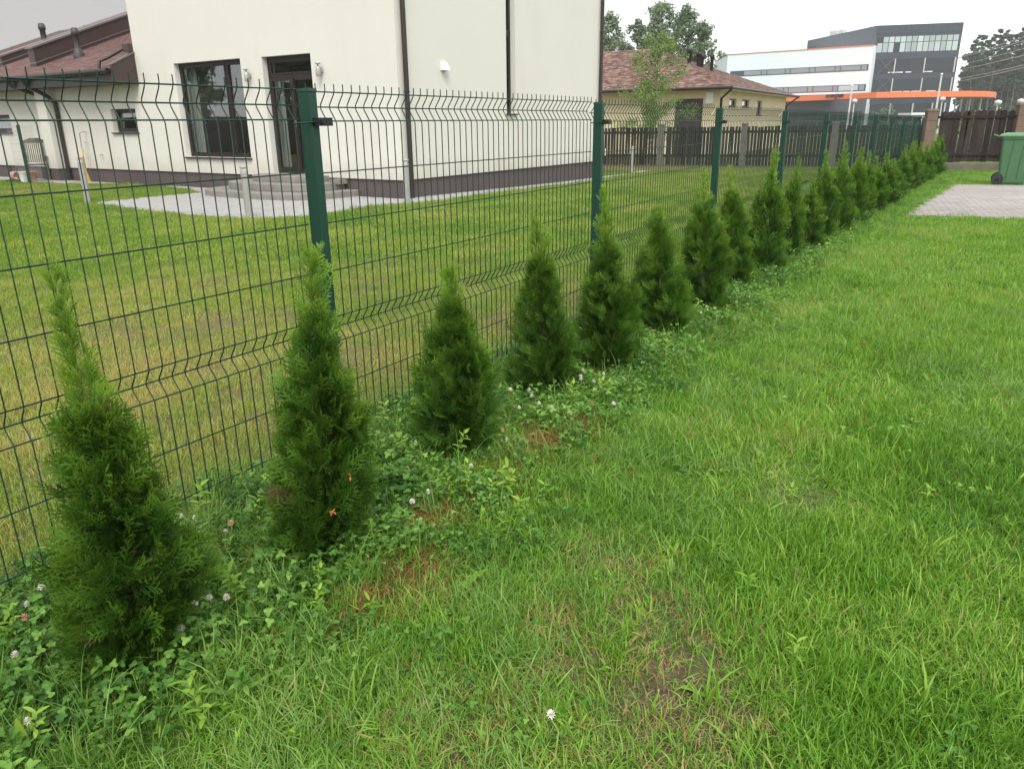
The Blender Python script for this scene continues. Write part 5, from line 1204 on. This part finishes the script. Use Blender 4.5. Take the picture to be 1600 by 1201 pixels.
for op in WR:
    w = window('window', op, yp(0, 0, 0), vR, nYR, fw=.07, parent=yh, dep=.10, sill=True, subframes=False); 
    mb = MB(); mb.obox(yp(.9, op[0] - .2, op[2] - .2), vL * .02, vR * (op[1] - op[0] + .4), up * (op[3] - op[2] + .4)); mb.build('dark_room_back', m_dark, yh)  # added dark sheet close behind the pane, room shade as plain colour
for k in range(5):
    z0 = GA[2] + (GA[3] - GA[2]) * k / 5; z1 = GA[2] + (GA[3] - GA[2]) * (k + 1) / 5 - .012; mb = MB(); mb.obox(yp(GA[0], .12, z0), vL * (GA[1] - GA[0]), vR * .04, up * (z1 - z0)); mb.build('garage_door_panel', m_sheet, yh)
s_, z_ = yw(1109, 152, 'L'); mb = MB(); mb.obox(yp(s_ - .17, -.08, z_ - .28), vL * .34, vR * .075, up * .5); mb.build('meter_box', m_white, yh)
pipe([A - up * .05 + vR * .2, yp(-.06, .05, yz - .45), yp(-.07, .03, gy_)], .055, m_brown, par=yh); pipe([D - up * .05 - vR * .2, yp(-.06, LR - ov - .1, yz - .6), yp(-.06, LR - ov - .1, gy_)], .055, m_brown, par=yh)
pipe([yp(8.6, -.5, yz - .05), yp(8.3, -.1, yz - .35), yp(8.3, -.07, gy_)], .055, m_brown, par=yh)
for px, py, Yd, h_, r_ in ((1077, 92, 44.5, .50, .12), (1092, 96, 45.0, .45, .12), (1097, 98, 45.0, .4, .10), (1112, 106, 45.0, .65, .09)):
    P = at(px, py, Yd); mb = MB(); mb.lathe(P - up * .3, [(r_, 0), (r_, h_ + .1), (r_ * 1.4, h_ + .12), (r_ * 1.4, h_ + .28), (r_ * .8, h_ + .33)], 12); mb.build('vent_pipe', m_black, yh)

# ================================================================= OFFICE BUILDING
of = thing('office_building', atd(1370, 190, 127) * np.array([1, 1, 0]), 'modern office block with white striped wing, dark glass tower and orange canopy band', 'building')
def vpl(P): return np.array([P[0], P[1], 0.0])
TA, TB, TC = atd(1370, 48, 127.4), atd(1505, 43, 124.2), atd(1262, 70, 150)
ztop = 16.3; A_, B_, C_ = vpl(TA), vpl(TB), vpl(TC)
eT = norm(B_ - A_); LT = np.linalg.norm(B_ - A_); nT = np.array([eT[1], -eT[0], 0]); eS = norm(C_ - A_); LS = np.linalg.norm(C_ - A_)
def oz(px, py, P): # height of a picture point above the plan point P
    r = ray(px, py); d = math.hypot(P[0], P[1]); return EYE + r[2] * d / math.hypot(r[0], r[1])
Dp = B_ + eS * LS
mb = MB(); mb.prism([A_ - up, B_ - up, Dp - up, C_ - up], (0, 0, ztop + 1)); mb.build('tower', m_ograe, of)
# parapet panels on the front
for k in range(12): mb = MB(); mb.obox(A_ + eT * (LT * k / 12 + .05) + up * (ztop - 1.35) + nT * .002, eT * (LT / 12 - .1), nT * .06, up * 1.30); mb.build('cladding_panel', m_ogrl if k < 0 else m_ograe, of)
mb = MB(); mb.prism([C_ + up * (ztop - 4.6), A_ + up * (ztop - 4.6), A_ + up * ztop, C_ + up * ztop], norm(-eT) * .08); mb.build('side_cladding', m_ogrl, of)
# window bands, bay by bay
bandz = [(oz(1374, 58, A_), oz(1371, 83, A_)), (oz(1368, 93, A_), oz(1364, 116, A_)), (oz(1365, 124, A_), oz(1360, 146, A_)), (oz(1360, 163, A_), -0.6)]
ro = np.random.default_rng(12)
for bi_, (z1, z0) in enumerate(bandz):
    nb = 14; x0 = .35
    mb = MB(); mb.obox(A_ + eT * .3 + up * z0 - nT * 0 + nT * .004, eT * (LT - .6), nT * .02, up * (z1 - z0)); mb.build('window_band', m_oglass if bi_ else m_oglass, of)
    for k in range(nb):
        s0 = .35 + (LT - .7) * k / nb; s1 = .35 + (LT - .7) * (k + 1) / nb
        split = z0 + (z1 - z0) * .62
        for (q0, q1) in ((z0, split), (split, z1)):
            blind = bi_ == 0 and (k > 3 and ro.random() < .97 or k <= 3 and ro.random() < .5)
            mb = MB(); mb.obox(A_ + eT * (s0 + .06) + up * (q0 + .05) + nT * .03, eT * (s1 - s0 - .12), nT * .015, up * (q1 - q0 - .1)); mb.build('pane', m_blind if blind else m_oglass, of)
    if bi_ in (1, 2):
        for k in range(5):
            s0 = 2.5 + ro.random() * (LT - 6); mb = MB(); mb.obox(A_ + eT * s0 + up * (z0 + .1) + nT * .05, eT * ro.uniform(.6, 1.8), nT * .02, up * .16); mb.build('desk_edge', m_white, of)
        for fx in (.02, .27, .62, .97): mb = MB(); mb.tube([A_ + eT * LT * fx + up * z0 + nT * .12, A_ + eT * LT * fx + up * z1 + nT * .12], .10, 6); mb.build('column', m_alu, of)
        mb = MB(); mb.tube([A_ + eT * 1.0 + up * z0 + nT * .08, A_ + eT * LT * .25 + up * z1 + nT * .08], .07, 4); mb.tube([A_ + eT * 1.0 + up * z1 + nT * .09, A_ + eT * LT * .25 + up * z0 + nT * .09], .07, 4); mb.build('cross_brace', m_ogrl, of)
for fx in (.02, .28, .55, .78, .93): mb = MB(); mb.tube([A_ + eT * LT * fx - up + nT * .6, A_ + eT * LT * fx + up * 3.9 + nT * .6], .13, 6); mb.build('column', m_alu, of)
# white wing
WA = vpl(atd(1365, 78, 127.0)); WB = vpl(atd(1137, 92, 142.2)); eW = norm(WB - WA); LW = np.linalg.norm(WB - WA); nW = np.array([-eW[1], eW[0], 0]); nW = nW if nW @ np.array([0, -1, 0]) > 0 else -nW
zw = 13.15; bk = -nW * 14
WC = vpl(atd(1117, 95.5, 158))
mb = MB(); mb.prism([WA - up, WB - up, WC - up, WA + bk - up], (0, 0, zw + 1)); mb.build('wing_wall', m_owhite, of)
mb = MB(); mb.obox(WA + up * zw + nW * -.1, eW * LW, nW * .22, up * .10); mb.prism([WB + up * zw, WC + up * zw, WC + up * (zw + .10), WB + up * (zw + .10)], (-.1, -.1, 0)); mb.build('orange_coping', m_orange, of)
zb = [(oz(1363, 100.2, WA), oz(1363, 110, WA)), (oz(1358, 131.5, WA), oz(1358, 142, WA))]
for z1, z0 in zb:
    mb = MB(); mb.obox(WA + eW * .45 + up * z0 + nW * .01, eW * (LW - 1.2), nW * .04, up * (z1 - z0)); mb.build('window_strip', m_frame if False else m_ograe, of)
    s_ = .7; k = 0
    while s_ < LW - 4:
        wd = (1.0, 3.4, .9, 3.4)[k % 4]; mb = MB(); mb.obox(WA + eW * s_ + up * (z0 + .12) + nW * .055, eW * (wd - .18), nW * .02, up * (z1 - z0 - .24)); o = mb.build('window', m_blind if (ro.random() < .12) else mat('strip_glass', (.20, .235, .26), .1, spec=.8), of); s_ += wd; k += 1  # strip glass lightened in colour to stand in for reflected sky
zc = oz(1358, 142, WA) - .02
mb = MB(); mb.obox(WA - up + nW * .03, eW * LW, nW * .05, up * (zc - .35 + 1)); mb.build('lower_cladding', m_ogrl, of)
mb = MB(); mb.obox(WA - up * .5 + nW * .09 + eW * .5, eW * (LW - 1), nW * .03, up * 3.2); mb.build('shop_glazing', m_oglass, of)
for k in range(9): mb = MB(); mb.obox(WA - up * .5 + nW * .13 + eW * (1 + 3.4 * k), eW * .12, nW * .05, up * 3.2); mb.build('mullion', m_ogrl, of)
# canopy
pts = [(1215, 136.5), (1242, 134), (1300, 127), (1365, 119), (1430, 118), (1500, 118), (1535, 120), (1549, 124), (1551, 130)]
cp = [vpl(atd(px, 180, D_)) for px, D_ in pts]; z1c, z0c = 5.40, 4.55
mb = MB()
bkp = [p_ + np.array([.35, .94, 0]) * 7 for p_ in cp]
for i in range(len(cp) - 1):
    mb.quad(cp[i] + up * z0c, cp[i + 1] + up * z0c, cp[i + 1] + up * z1c, cp[i] + up * z1c); mb.quad(cp[i] + up * z1c, cp[i + 1] + up * z1c, bkp[i + 1] + up * z1c, bkp[i] + up * z1c); mb.quad(cp[i] + up * z0c, bkp[i] + up * z0c, bkp[i + 1] + up * z0c, cp[i + 1] + up * z0c)
mb.quad(cp[-1] + up * z0c, bkp[-1] + up * z0c, bkp[-1] + up * z1c, cp[-1] + up * z1c); mb.quad(cp[0] + up * z0c, bkp[0] + up * z0c, bkp[0] + up * z1c, cp[0] + up * z1c)
can = mb.build('canopy', m_orange, of)
for px, D_ in ((1488, 121), (1497, 126), (1510, 122), (1527, 124)): P = vpl(atd(px, 190, D_)); mb = MB(); mb.tube([P - up, P + up * 4.4], .12, 6); mb.build('canopy_column', m_alu, of)
# lettering on the band
c0p, c1p = vpl(atd(1287, 180, 128.45)), vpl(atd(1318, 180, 124.7)); le = norm(c1p - c0p); ln_ = np.array([le[1], -le[0], 0])
def letters(txt, P, size, name, shear=.25, m=m_letter):
    cu_ = bpy.data.curves.new(name, 'FONT'); cu_.body = txt; cu_.size = size; cu_.extrude = .03; cu_.shear = shear; cu_.offset = .035; cu_.materials.append(m)
    o_ = bpy.data.objects.new(name, cu_); COL.objects.link(o_); o_.parent = of
    mw = Matrix.Identity(4); 
    for r_ in range(3): mw[r_][0] = le[r_]; mw[r_][1] = up[r_]; mw[r_][2] = ln_[r_]; mw[r_][3] = (P - wloc(of))[r_]
    me_ = bpy.data.meshes.new_from_object(o_); me_.transform(mw); bpy.data.objects.remove(o_); o_ = bpy.data.objects.new(name, me_); COL.objects.link(o_); o_.parent = of; return o_
letters('OTTEN', c0p + up * 4.93 + ln_ * .12, .62, 'sign_lettering'); letters('S', c0p + le * 2.05 + up * 4.68 + ln_ * .13, 1.05, 'sign_lettering'); letters('TEIN', c0p + le * 2.55 + up * 4.93 + ln_ * .12, .62, 'sign_lettering')
# roof plant and masts
P1 = atd(1250, 74, 150); 
mb = MB(); q0, q1 = vpl(atd(1262, 75, 148)), vpl(atd(1332, 70, 142)); mb.prism([q0 + up * 12, q1 + up * 12, q1 + up * 15.0, q0 + up * 15.0], -nW * 6); mb.build('roof_plant_room', m_ograe, of)
mb = MB(); q0 = vpl(atd(1248, 75, 147)); mb.box(q0 + up * 13.6, (1.7, 1.5, 1.3), .5); mb.build('roof_unit', m_ogrl, of)
mb = MB(); q0 = vpl(atd(1305, 60, 146)); mb.box(q0 + up * 16.2, (1.6, 1.5, 2.8), .5); mb.box(q0 + up * 17.2 - eW * 1.3, (1.0, 1.0, .9), .5); mb.build('roof_unit', m_alu, of)
mb = MB(); q0 = vpl(atd(1350, 60, 133)); 
for a_ in (-.9, .9): mb.tube([q0 + eT * a_ + up * 15, q0 + eT * a_ + up * 18.2], .06, 4)
mb.tube([q0 - eT * .9 + up * 18.1, q0 + eT * .9 + up * 18.1], .06, 4); mb.tube([q0 - eT * .9 + up * 17.0, q0 + eT * .9 + up * 17.0], .06, 4); mb.build('roof_frame', m_alu, of)
mb = MB(); q0 = B_ - eT * 1.0 - nT * 1
mb.tube([q0 + up * 16, q0 + up * 17.6], .05, 4); mb.tube([q0 - eT * 2 + up * 16, q0 - eT * 2 + up * 17.2], .05, 4); mb.tube([q0 - eT * 2 + up * 17.1, q0 + up * 17.3], .05, 4); mb.build('roof_frame', m_alu, of)

# poles and lamps in front of the office
def polelamp(px, pyt, D_, ball, lab, name='street_lamp', cat='lamp', grp=None, r=.06):
    P = vpl(atd(px, 190, D_)); zt = oz(px, pyt, P); g0 = -1.2; root = thing(name, P + up * g0, lab, cat, grp); mb_ = MB(); mb_.tube([P + up * g0, P + up * zt], [r * 1.4, r], 8); mb_.build('pole', m_alu, root)
    mb_ = MB()
    if ball: mb_.lathe(P + up * zt, [(0, -.05), (.22, 0), (.32, .18), (.28, .34), (0, .44)], 12)
    else: mb_.lathe(P + up * zt, [(0, 0), (.14, .02), (.14, .2), (0, .25)], 8)
    mb_.build('head', m_white if not ball else m_alu, root)
polelamp(1459.5, 118, 95, False, 'tall white flagpole in front of the dark glass tower', 'flagpole', 'flagpole', 'white flagpoles by the office', .10)
polelamp(1324.5, 136, 100, False, 'white flagpole in front of the white striped wing', 'flagpole', 'flagpole', 'white flagpoles by the office', .10)
polelamp(1331, 161, 85, True, 'ball topped lamp left of the glass tower, just right of a flagpole', grp='ball topped lamps'); polelamp(1467, 158, 85, True, 'ball topped lamp in front of the tower near the brown pillar', grp='ball topped lamps')
polelamp(1554, 164, 70, True, 'ball topped lamp seen above the board fence against dark trees', grp='ball topped lamps'); polelamp(1589, 162, 70, True, 'ball topped lamp above the capped brick pillar at far right', grp='ball topped lamps')
# white van roof / container behind the pillar
P = vpl(atd(1432, 180, 60)); vn = thing('site_cabin', P - up * 1.2, 'white flat roofed cabin just showing above the green fence posts', 'cabin')
zc_ = oz(1432, 176.5, P)
mb = MB(); mb.box(P + up * (zc_ / 2 - .7), (1.75, 2, zc_ + 1.0), 0); mb.build('cabin_wall', mat('cabin_grey', (.3, .33, .35), .6), vn); mb = MB(); mb.box(P + up * (zc_ - .08), (1.9, 2.2, .16), 0); mb.build('cabin_roof', m_white, vn)

# overhead cables in front of the pines
for k, (y0, y1) in enumerate(((89, 56), (89.5, 62), (101, 74), (108.5, 84.5), (122.5, 99.5), (126.5, 103.5))):
    sl_ = (y1 - y0) / 100.; A = atd(1488, y0 - sl_ * 12, 142); B = atd(1680, y1 + sl_ * 80, 104); M = (A + B) / 2 - up * .25
    mb = MB(); mb.tube([A + (B - A) * u_ - up * (.9 * u_ * (1 - u_)) for u_ in np.linspace(0, 1, 12)], .045, 4); 
    tag(mb.build('overhead_cable', m_cable, None, origin=A), ['topmost', 'second from top', 'third from top', 'fourth from top', 'fifth from top', 'lowest'][k] + ' overhead cable crossing in front of the pines', 'cable', 'overhead cables')

# ================================================================= TREES
def leafcloud(rg, centers, radii, n, size, squash=.8, m=None, name='crown'):
    """leaf sized faces spread through clumps"""
    w = radii ** 2.2; ci = rg.choice(len(centers), n, p=w / w.sum()); d = norm(rg.normal(0, 1, (n, 3))); rr = rg.random(n) ** .45
    P = centers[ci] + d * (rr * radii[ci])[:, None] * np.array([1, 1, squash]); s = size * rg.uniform(.6, 1.3, n)
    nn = norm(rg.normal(0, 1, (n, 3)) + d * .6 + np.array([0, 0, .5])); u_ = norm(np.cross(nn, rg.normal(0, 1, (n, 3)))); v_ = np.cross(nn, u_)
    V = np.stack([P - u_ * s[:, None] * .55, P + v_ * s[:, None] * .32, P + u_ * s[:, None] * .55, P - v_ * s[:, None] * .32], 1).reshape(-1, 3)
    F = (np.array([[0, 1, 2], [0, 2, 3]])[None] + (np.arange(n) * 4)[:, None, None]).reshape(-1, 3)
    rn = np.repeat(np.clip(rg.normal(.5, .2, n) + .2 * (rg.random(len(centers))[ci] - .5), 0, 1), 4)
    return npmesh(name, V, F, m, {'rnd': rn})
def tree(name, P, H, spread, rg, m, lab, grp=None, n=5000, size=.25, kind='poplar', trunk_r=.15, bark=m_bark, cat='tree'):
    root = thing(name, P, lab, cat, grp); P = np.asarray(P, float); mb_ = MB(); lean = rg.normal(0, .02, 2)
    tr = [P + np.array([lean[0] * z, lean[1] * z, z]) for z in np.linspace(0, H * .95, 8)]; mb_.tube(tr, [trunk_r * (1 - .85 * i / 7) for i in range(8)], 7)
    cs = []; rs_ = []; nb = {'poplar': 42, 'young': 40, 'pine': 22, 'round': 30}[kind]
    for i in range(nb):
        if kind == 'pine': t_ = .45 + .54 * (i + rg.random()) / nb; reach = spread * (1.04 - t_) * 2.0 * rg.uniform(.45, 1.15); rise = .12
        elif kind == 'poplar': t_ = .16 + .80 * (i + rg.random()) / nb; reach = spread * math.sin(math.pi * min(1, .18 + .80 * t_)) * rg.uniform(.45, 1.1); rise = .5
        elif kind == 'young': t_ = .10 + .85 * (i + rg.random()) / nb; reach = spread * (math.sin(math.pi * min(1, .25 + .73 * t_)) ** .8) * rg.uniform(.3, 1.1); rise = .6
        else: t_ = .15 + .75 * (i + rg.random()) / nb; reach = spread * math.sin(math.pi * (.12 + .8 * t_)) * rg.uniform(.4, 1.1); rise = .3
        th = i * 2.4 + rg.normal(0, .4); b_ = P + np.array([0, 0, t_ * H]); e_ = b_ + np.array([math.cos(th) * reach, math.sin(th) * reach, reach * rise])
        e_[2] = min(e_[2], P[2] + H * 1.0); mb_.tube([b_ - up * .1, (b_ + e_) / 2 + up * reach * .05, e_], [trunk_r * .28, trunk_r * .18, trunk_r * .07], 4, False)
        for u_ in ((.5, .8, 1.0) if kind != 'pine' else (.55, .95)):
            cs.append(b_ + (e_ - b_) * u_ + rg.normal(0, .05 * spread, 3)); rs_.append(spread * rg.uniform(.13, .27) * (.75 if kind == 'pine' else 1) * (1.15 - .3 * t_))
    mb_.build('trunk', bark, root); me_ = leafcloud(rg, np.array(cs) - P, np.array(rs_), n, size, .8 if kind != 'pine' else .55, m); o_ = bpy.data.objects.new('crown', me_); COL.objects.link(o_); o_.parent = root; return root
def gtree(px, D_, g0=-1.0): p_ = vpl(atd(px, 190, D_)); return p_ + up * g0
def th(px, py, P): return oz(px, py, P) - P[2]
for i, (px, pyt, D_, sp_, lab, n_) in enumerate([(948, 18, 62, 2.1, 'tall poplar half hidden behind the corner of the cream house', 7000), (990, 26, 60, 1.9, 'left stem of the poplar group above the yellow house roof', 5000),
        (1024, 2, 62, 2.8, 'tallest poplar of the group, behind the young pale tree', 9000), (1062, 10, 61, 2.3, 'poplar just right of the tallest one, above the roof ridge', 8000), (1090, 32, 60, 2.0, 'right hand poplar with a loose drooping edge above the roof vents', 6000), (968, 62, 66, 2.0, 'low bushy poplar in the gap left of the yellow house roof', 5000)]):
    P = gtree(px, D_); tree('poplar', P, th(px, pyt, P), sp_, np.random.default_rng(300 + i), m_pop, lab, 'poplars behind the yellow house', n_, .22, 'poplar', .16)
P = vpl(atd(1020, 190, 32.3)) - up * .3; tree('young_tree', P, oz(1020, 48, P) + .3, 1.6, np.random.default_rng(320), m_yng, 'young pale green tree growing just behind the picket fence', None, 12000, .075, 'young', .05)
# pines
pr_ = np.random.default_rng(330)
for i, (px, pyt, D_) in enumerate([(1506, 58, 148), (1515, 62, 155), (1527, 52, 158), (1537, 46, 150), (1549, 55, 160), (1557, 46, 152), (1566, 52, 160), (1575, 44, 150), (1584, 47, 157), (1592, 41, 149), (1603, 44, 152), (1614, 42, 150), (1626, 48, 153), (1640, 44, 150), (1655, 47, 150), (1541, 60, 166), (1572, 58, 167), (1600, 54, 166)]):
    P = gtree(px, D_, -1.5); tree('pine', P, th(px, pyt, P) * (1 + .05 * math.sin(i * 2.1)), 3.1, np.random.default_rng(331 + i), m_pine, 'tall pine in the wood behind the office, right of the glass tower', 'pines of the wood at the right', 3600, .45, 'pine', .18, m_pbark)
# the wood behind, one mass
cs = []; rr = []
for i in range(620):
    px = pr_.uniform(1495, 1700); P = gtree(px, pr_.uniform(163, 182), -1.5); z = pr_.uniform(0, 1) ** 1.0 * (15.0 + 1.8 * math.sin(px * .35)); cs.append(P + up * z); rr.append(pr_.uniform(.8, 1.9))
tag(link('pine_wood', leafcloud(pr_, np.array(cs), np.array(rr), 60000, .85, .7, m_pine)), 'dense pine wood filling the background at the right', kind='stuff')
cs = []; rr = []
for i in range(150):
    px = pr_.uniform(1512, 1700); P = gtree(px, pr_.uniform(128, 143), -1.5); cs.append(P + up * pr_.uniform(0, 4.6) * (.6 + .4 * math.sin(px * .11))); rr.append(pr_.uniform(.7, 1.5))
tag(link('woodland_undergrowth', leafcloud(pr_, np.array(cs), np.array(rr), 14000, .34, .8, m_und)), 'dark green undergrowth below the pines', kind='stuff')
for px, pyt, D_, w_, lab in ((1485, 174, 36, .55, 'low pale shrub just topping the board fence'), (1521, 166, 36, .65, 'pale yellow green bushy tree top above the board fence'), (1380, 163, 50, .8, 'small pale shrub between the flagpole and the green posts')):
    P = gtree(px, D_, -1.0); tree('shrub', P, th(px, pyt, P), w_, np.random.default_rng(int(px)), m_yng if D_ < 50 else m_pop, lab, 'shrubs beyond the boundary fences', 1800, .10, 'round', .04, cat='shrub')
# trees and a fence across the garden on the left, outside the frame, that the house windows mirror
for i, (x_, y_, h_, s_) in enumerate(((-34, 12, 11, 3.2), (-31, 6, 12, 3.4), (-38, 18, 9, 3.0), (-40, 3, 12, 3.5))):
    tree('poplar', np.array([x_, y_, 0]), h_, s_, np.random.default_rng(400 + i), m_pop, 'large leafy tree left of the garden, ' + ('tall with a medium crown', 'broad and very tall', 'lowest and farthest back', 'tall and nearest the viewer')[i], 'trees left of the garden', 3500, .5, 'round', .3)
mb = MB(); mb.box((-27, 9, .9), (.1, 26, 1.8), 0); tag(mb.build('boundary_fence', m_wood, None, origin=(-27, 9, 0)), 'dark boundary fence at the left end of the garden, mirrored in the windows', 'wall')

# ================================================================= CLOVER FLOWERS AND SINGLE WEEDS
def flower_mesh(rg, m, wilt=False):
    mb_ = MB(); mb_.tube([(0, 0, 0), (.006, .004, .06), (.004, .0, .105)], .0013, 4, False); k = len(mb_.f); n = 34; c = np.array([.004, 0, .112])
    for i in range(n):
        z = 1 - 1.7 * (i + .5) / n; a_ = i * 2.4; r_ = math.sqrt(max(0, 1 - z * z)); d = np.array([r_ * math.cos(a_), r_ * math.sin(a_), z]); d2 = norm(d + np.array([0, 0, .5 if not wilt else -.5])); s_ = norm(np.cross(d, [.1, .2, 1]))
        b_ = c + d * .003; e_ = c + d * .007 + d2 * .0045; mb_.add([b_ - s_ * .0012, b_ + s_ * .0012, e_ + s_ * .0018, e_ + d2 * .003, e_ - s_ * .0018], [(0, 1, 2, 3, 4)])
    me_ = mb_.mesh('clover_flower', [m_stem, m]); 
    for p_ in me_.polygons: p_.material_index = 0 if p_.index < k else 1
    return me_
fm = [flower_mesh(rng, m_petal), flower_mesh(rng, m_petal), flower_mesh(rng, m_petalp, True)]
FL = [(20, 1018, 0), (36, 960, 2), (66, 912, 1), (88, 905, 0), (39, 940, 0), (42, 1122, 0), (328, 928, 0), (352, 928, 1), (281, 978, 1), (305, 938, 0), (340, 885, 2), (282, 803, 0), (303, 806, 1), (310, 822, 1), (360, 812, 2), (387, 785, 2), (352, 828, 0),
      (650, 688, 0), (636, 728, 2), (668, 765, 0), (645, 780, 1), (798, 606, 0), (826, 606, 1), (800, 630, 2), (812, 634, 0), (842, 627, 0), (830, 616, 1), (862, 634, 1), (890, 642, 2), (785, 668, 2), (791, 684, 0), (912, 576, 0), (908, 585, 1), (907, 590, 0), (928, 593, 1), (944, 582, 0), (950, 561, 0), (925, 625, 2),
      (736, 725, 0), (1082, 484, 0), (1095, 487, 1), (1105, 482, 0), (1118, 480, 0), (1130, 455, 1), (1170, 462, 1), (860, 1112, 1), (960, 628, 0), (700, 640, 0), (1150, 470, 0)]
for k, (px, py, v_) in enumerate(FL):
    r = ray(px, py); zt = .11; t_ = (zt - EYE) / r[2]; x_, y_ = r[0] * t_, r[1] * t_
    o = inst('clover_flower', fm[v_], None, (x_, y_, float(gz(x_, y_)) - .0), k * 1.7, (.72 + .12 * math.sin(k), ) * 2 + (.9,)); pn = v_ == 2
    tag(o, 'pinkish brown fading clover flower head among the leaves beside the hedge' if pn else 'small white clover flower head standing in the clover beside the hedge', 'flower', 'fading clover flowers' if pn else 'white clover flowers')
rw = np.random.default_rng(77)
def weed(px, py, acc, lab, m=m_weed, sc_=1.0, rz=0.0, name='weed', cat='weed'):
    P = gp(px, py); me_ = acc.mesh(name, m); o = inst(name, me_, None, P, rz, (sc_,) * 3); tag(o, lab, cat); return o
weed(150, 1105, pinnate(rw, 3, .09, .12, 6, .012, .028), 'pale green silverweed leaf fan at the foot of the nearest thuja')
def bigleaf(rg, L_, w_, n=2, el=1.2):
    a = Acc()
    for i in range(n):
        th_ = -1.2 + 1.5 * i; d = np.array([math.cos(th_) * math.cos(el), math.sin(th_) * math.cos(el), math.sin(el)]); V, F = leaf(np.zeros(3), d, np.array([0.3, -1, .4]), L_ * (1 - .3 * i), w_, fold=.08, n=8, droop=.12); a.add(V, F, rnd=.8 - .2 * i, tip=0)
    return a
weed(48, 1175, bigleaf(rw, .13, .024, 1), 'single upright tongue shaped yellow green leaf near the bottom left corner')
weed(715, 930, rosette(rw, 6, .07, .12, .04, True), 'wide lobed dandelion rosette flat on the grass in the middle')
weed(1165, 940, herb(rw, .10, 11, .04, .010), 'leafy upright herb at the right of the bare soil')
weed(1350, 700, rosette(rw, 6, .06, .09, .026, False), 'broad leaved plantain rosette in the bright lawn')
weed(1390, 1000, pinnate(rw, 5, .12, .16, 20, .003, .014), 'bluish feathery yarrow leaves in the lawn at right', m_clov)
weed(1240, 1040, herb(rw, .09, 10, .035, .009), 'small pale herb with paired leaves near the lower right')
weed(1110, 1100, blades(rw, 9, .03, .12, .22, .009, .25, 5, .6), 'tall pale clump of broad couch grass beside the lower bare patch')
weed(560, 1110, blades(rw, 9, .04, .10, .17, .007, .3, 5, .7), 'loose pale grass clump with bent blades at the lower left')
weed(660, 1190, blades(rw, 10, .04, .10, .18, .008, .3, 5, .7), 'pale broad grass clump at the bottom edge')
weed(1455, 1110, blades(rw, 8, .03, .08, .15, .010, .3, 5, .7), 'yellow green broad grass clump near the lower right corner')
weed(345, 790, blades(rw, 22, .05, .16, .27, .007, .22, 5, .5), 'dark upright clump of long grass at the fence left of the second thuja', m_lush)
weed(620, 690, blades(rw, 16, .06, .16, .26, .005, .3, 5, .6), 'arching long grass at the fence left of the squat thuja', m_lush)
weed(1330, 395, blades(rw, 8, .05, .2, .35, .009, .25, 5, .7), 'long pale grass stalks leaning out of the far hedge', m_lush)
for px, py, Yy in ((548, 745, 0), (520, 800, 0)):
    P = gp(500, 860); d_ = at(px, py + 0, P[1] - .2); a = Acc()
    for k in range(6): V, F = leaf(np.zeros(3), norm(rw.normal(0, 1, 3)), np.array([0, 0, 1.0]), .013, .006, n=3); a.add(V, F, rnd=.5)
    tag(inst('dead_leaf', a.mesh('dead_leaf', m_dry), None, d_), 'curled orange brown dead leaf caught low in the second thuja' if px == 548 else 'orange brown dead leaf caught on the front of the second thuja', 'leaf')

# ================================================================= AIR
hz = MB(); hz.box((20, 130, 14), (560, 330, 36), 0)
m_hz = bpy.data.materials.new('thin_damp_air'); m_hz.use_nodes = True; t = m_hz.node_tree; t.nodes.remove(t.nodes['Principled BSDF'])
pv = t.nodes.new('ShaderNodeVolumePrincipled'); pv.inputs['Color'].default_value = (.93, .96, 1, 1); pv.inputs['Density'].default_value = .0006; pv.inputs['Anisotropy'].default_value = .2
t.links.new(pv.outputs[0], t.nodes['Material Output'].inputs['Volume'])
tag(hz.build('haze', m_hz), kind='stuff')
S.cycles.volume_bounces = 1; S.cycles.volume_step_rate = 4
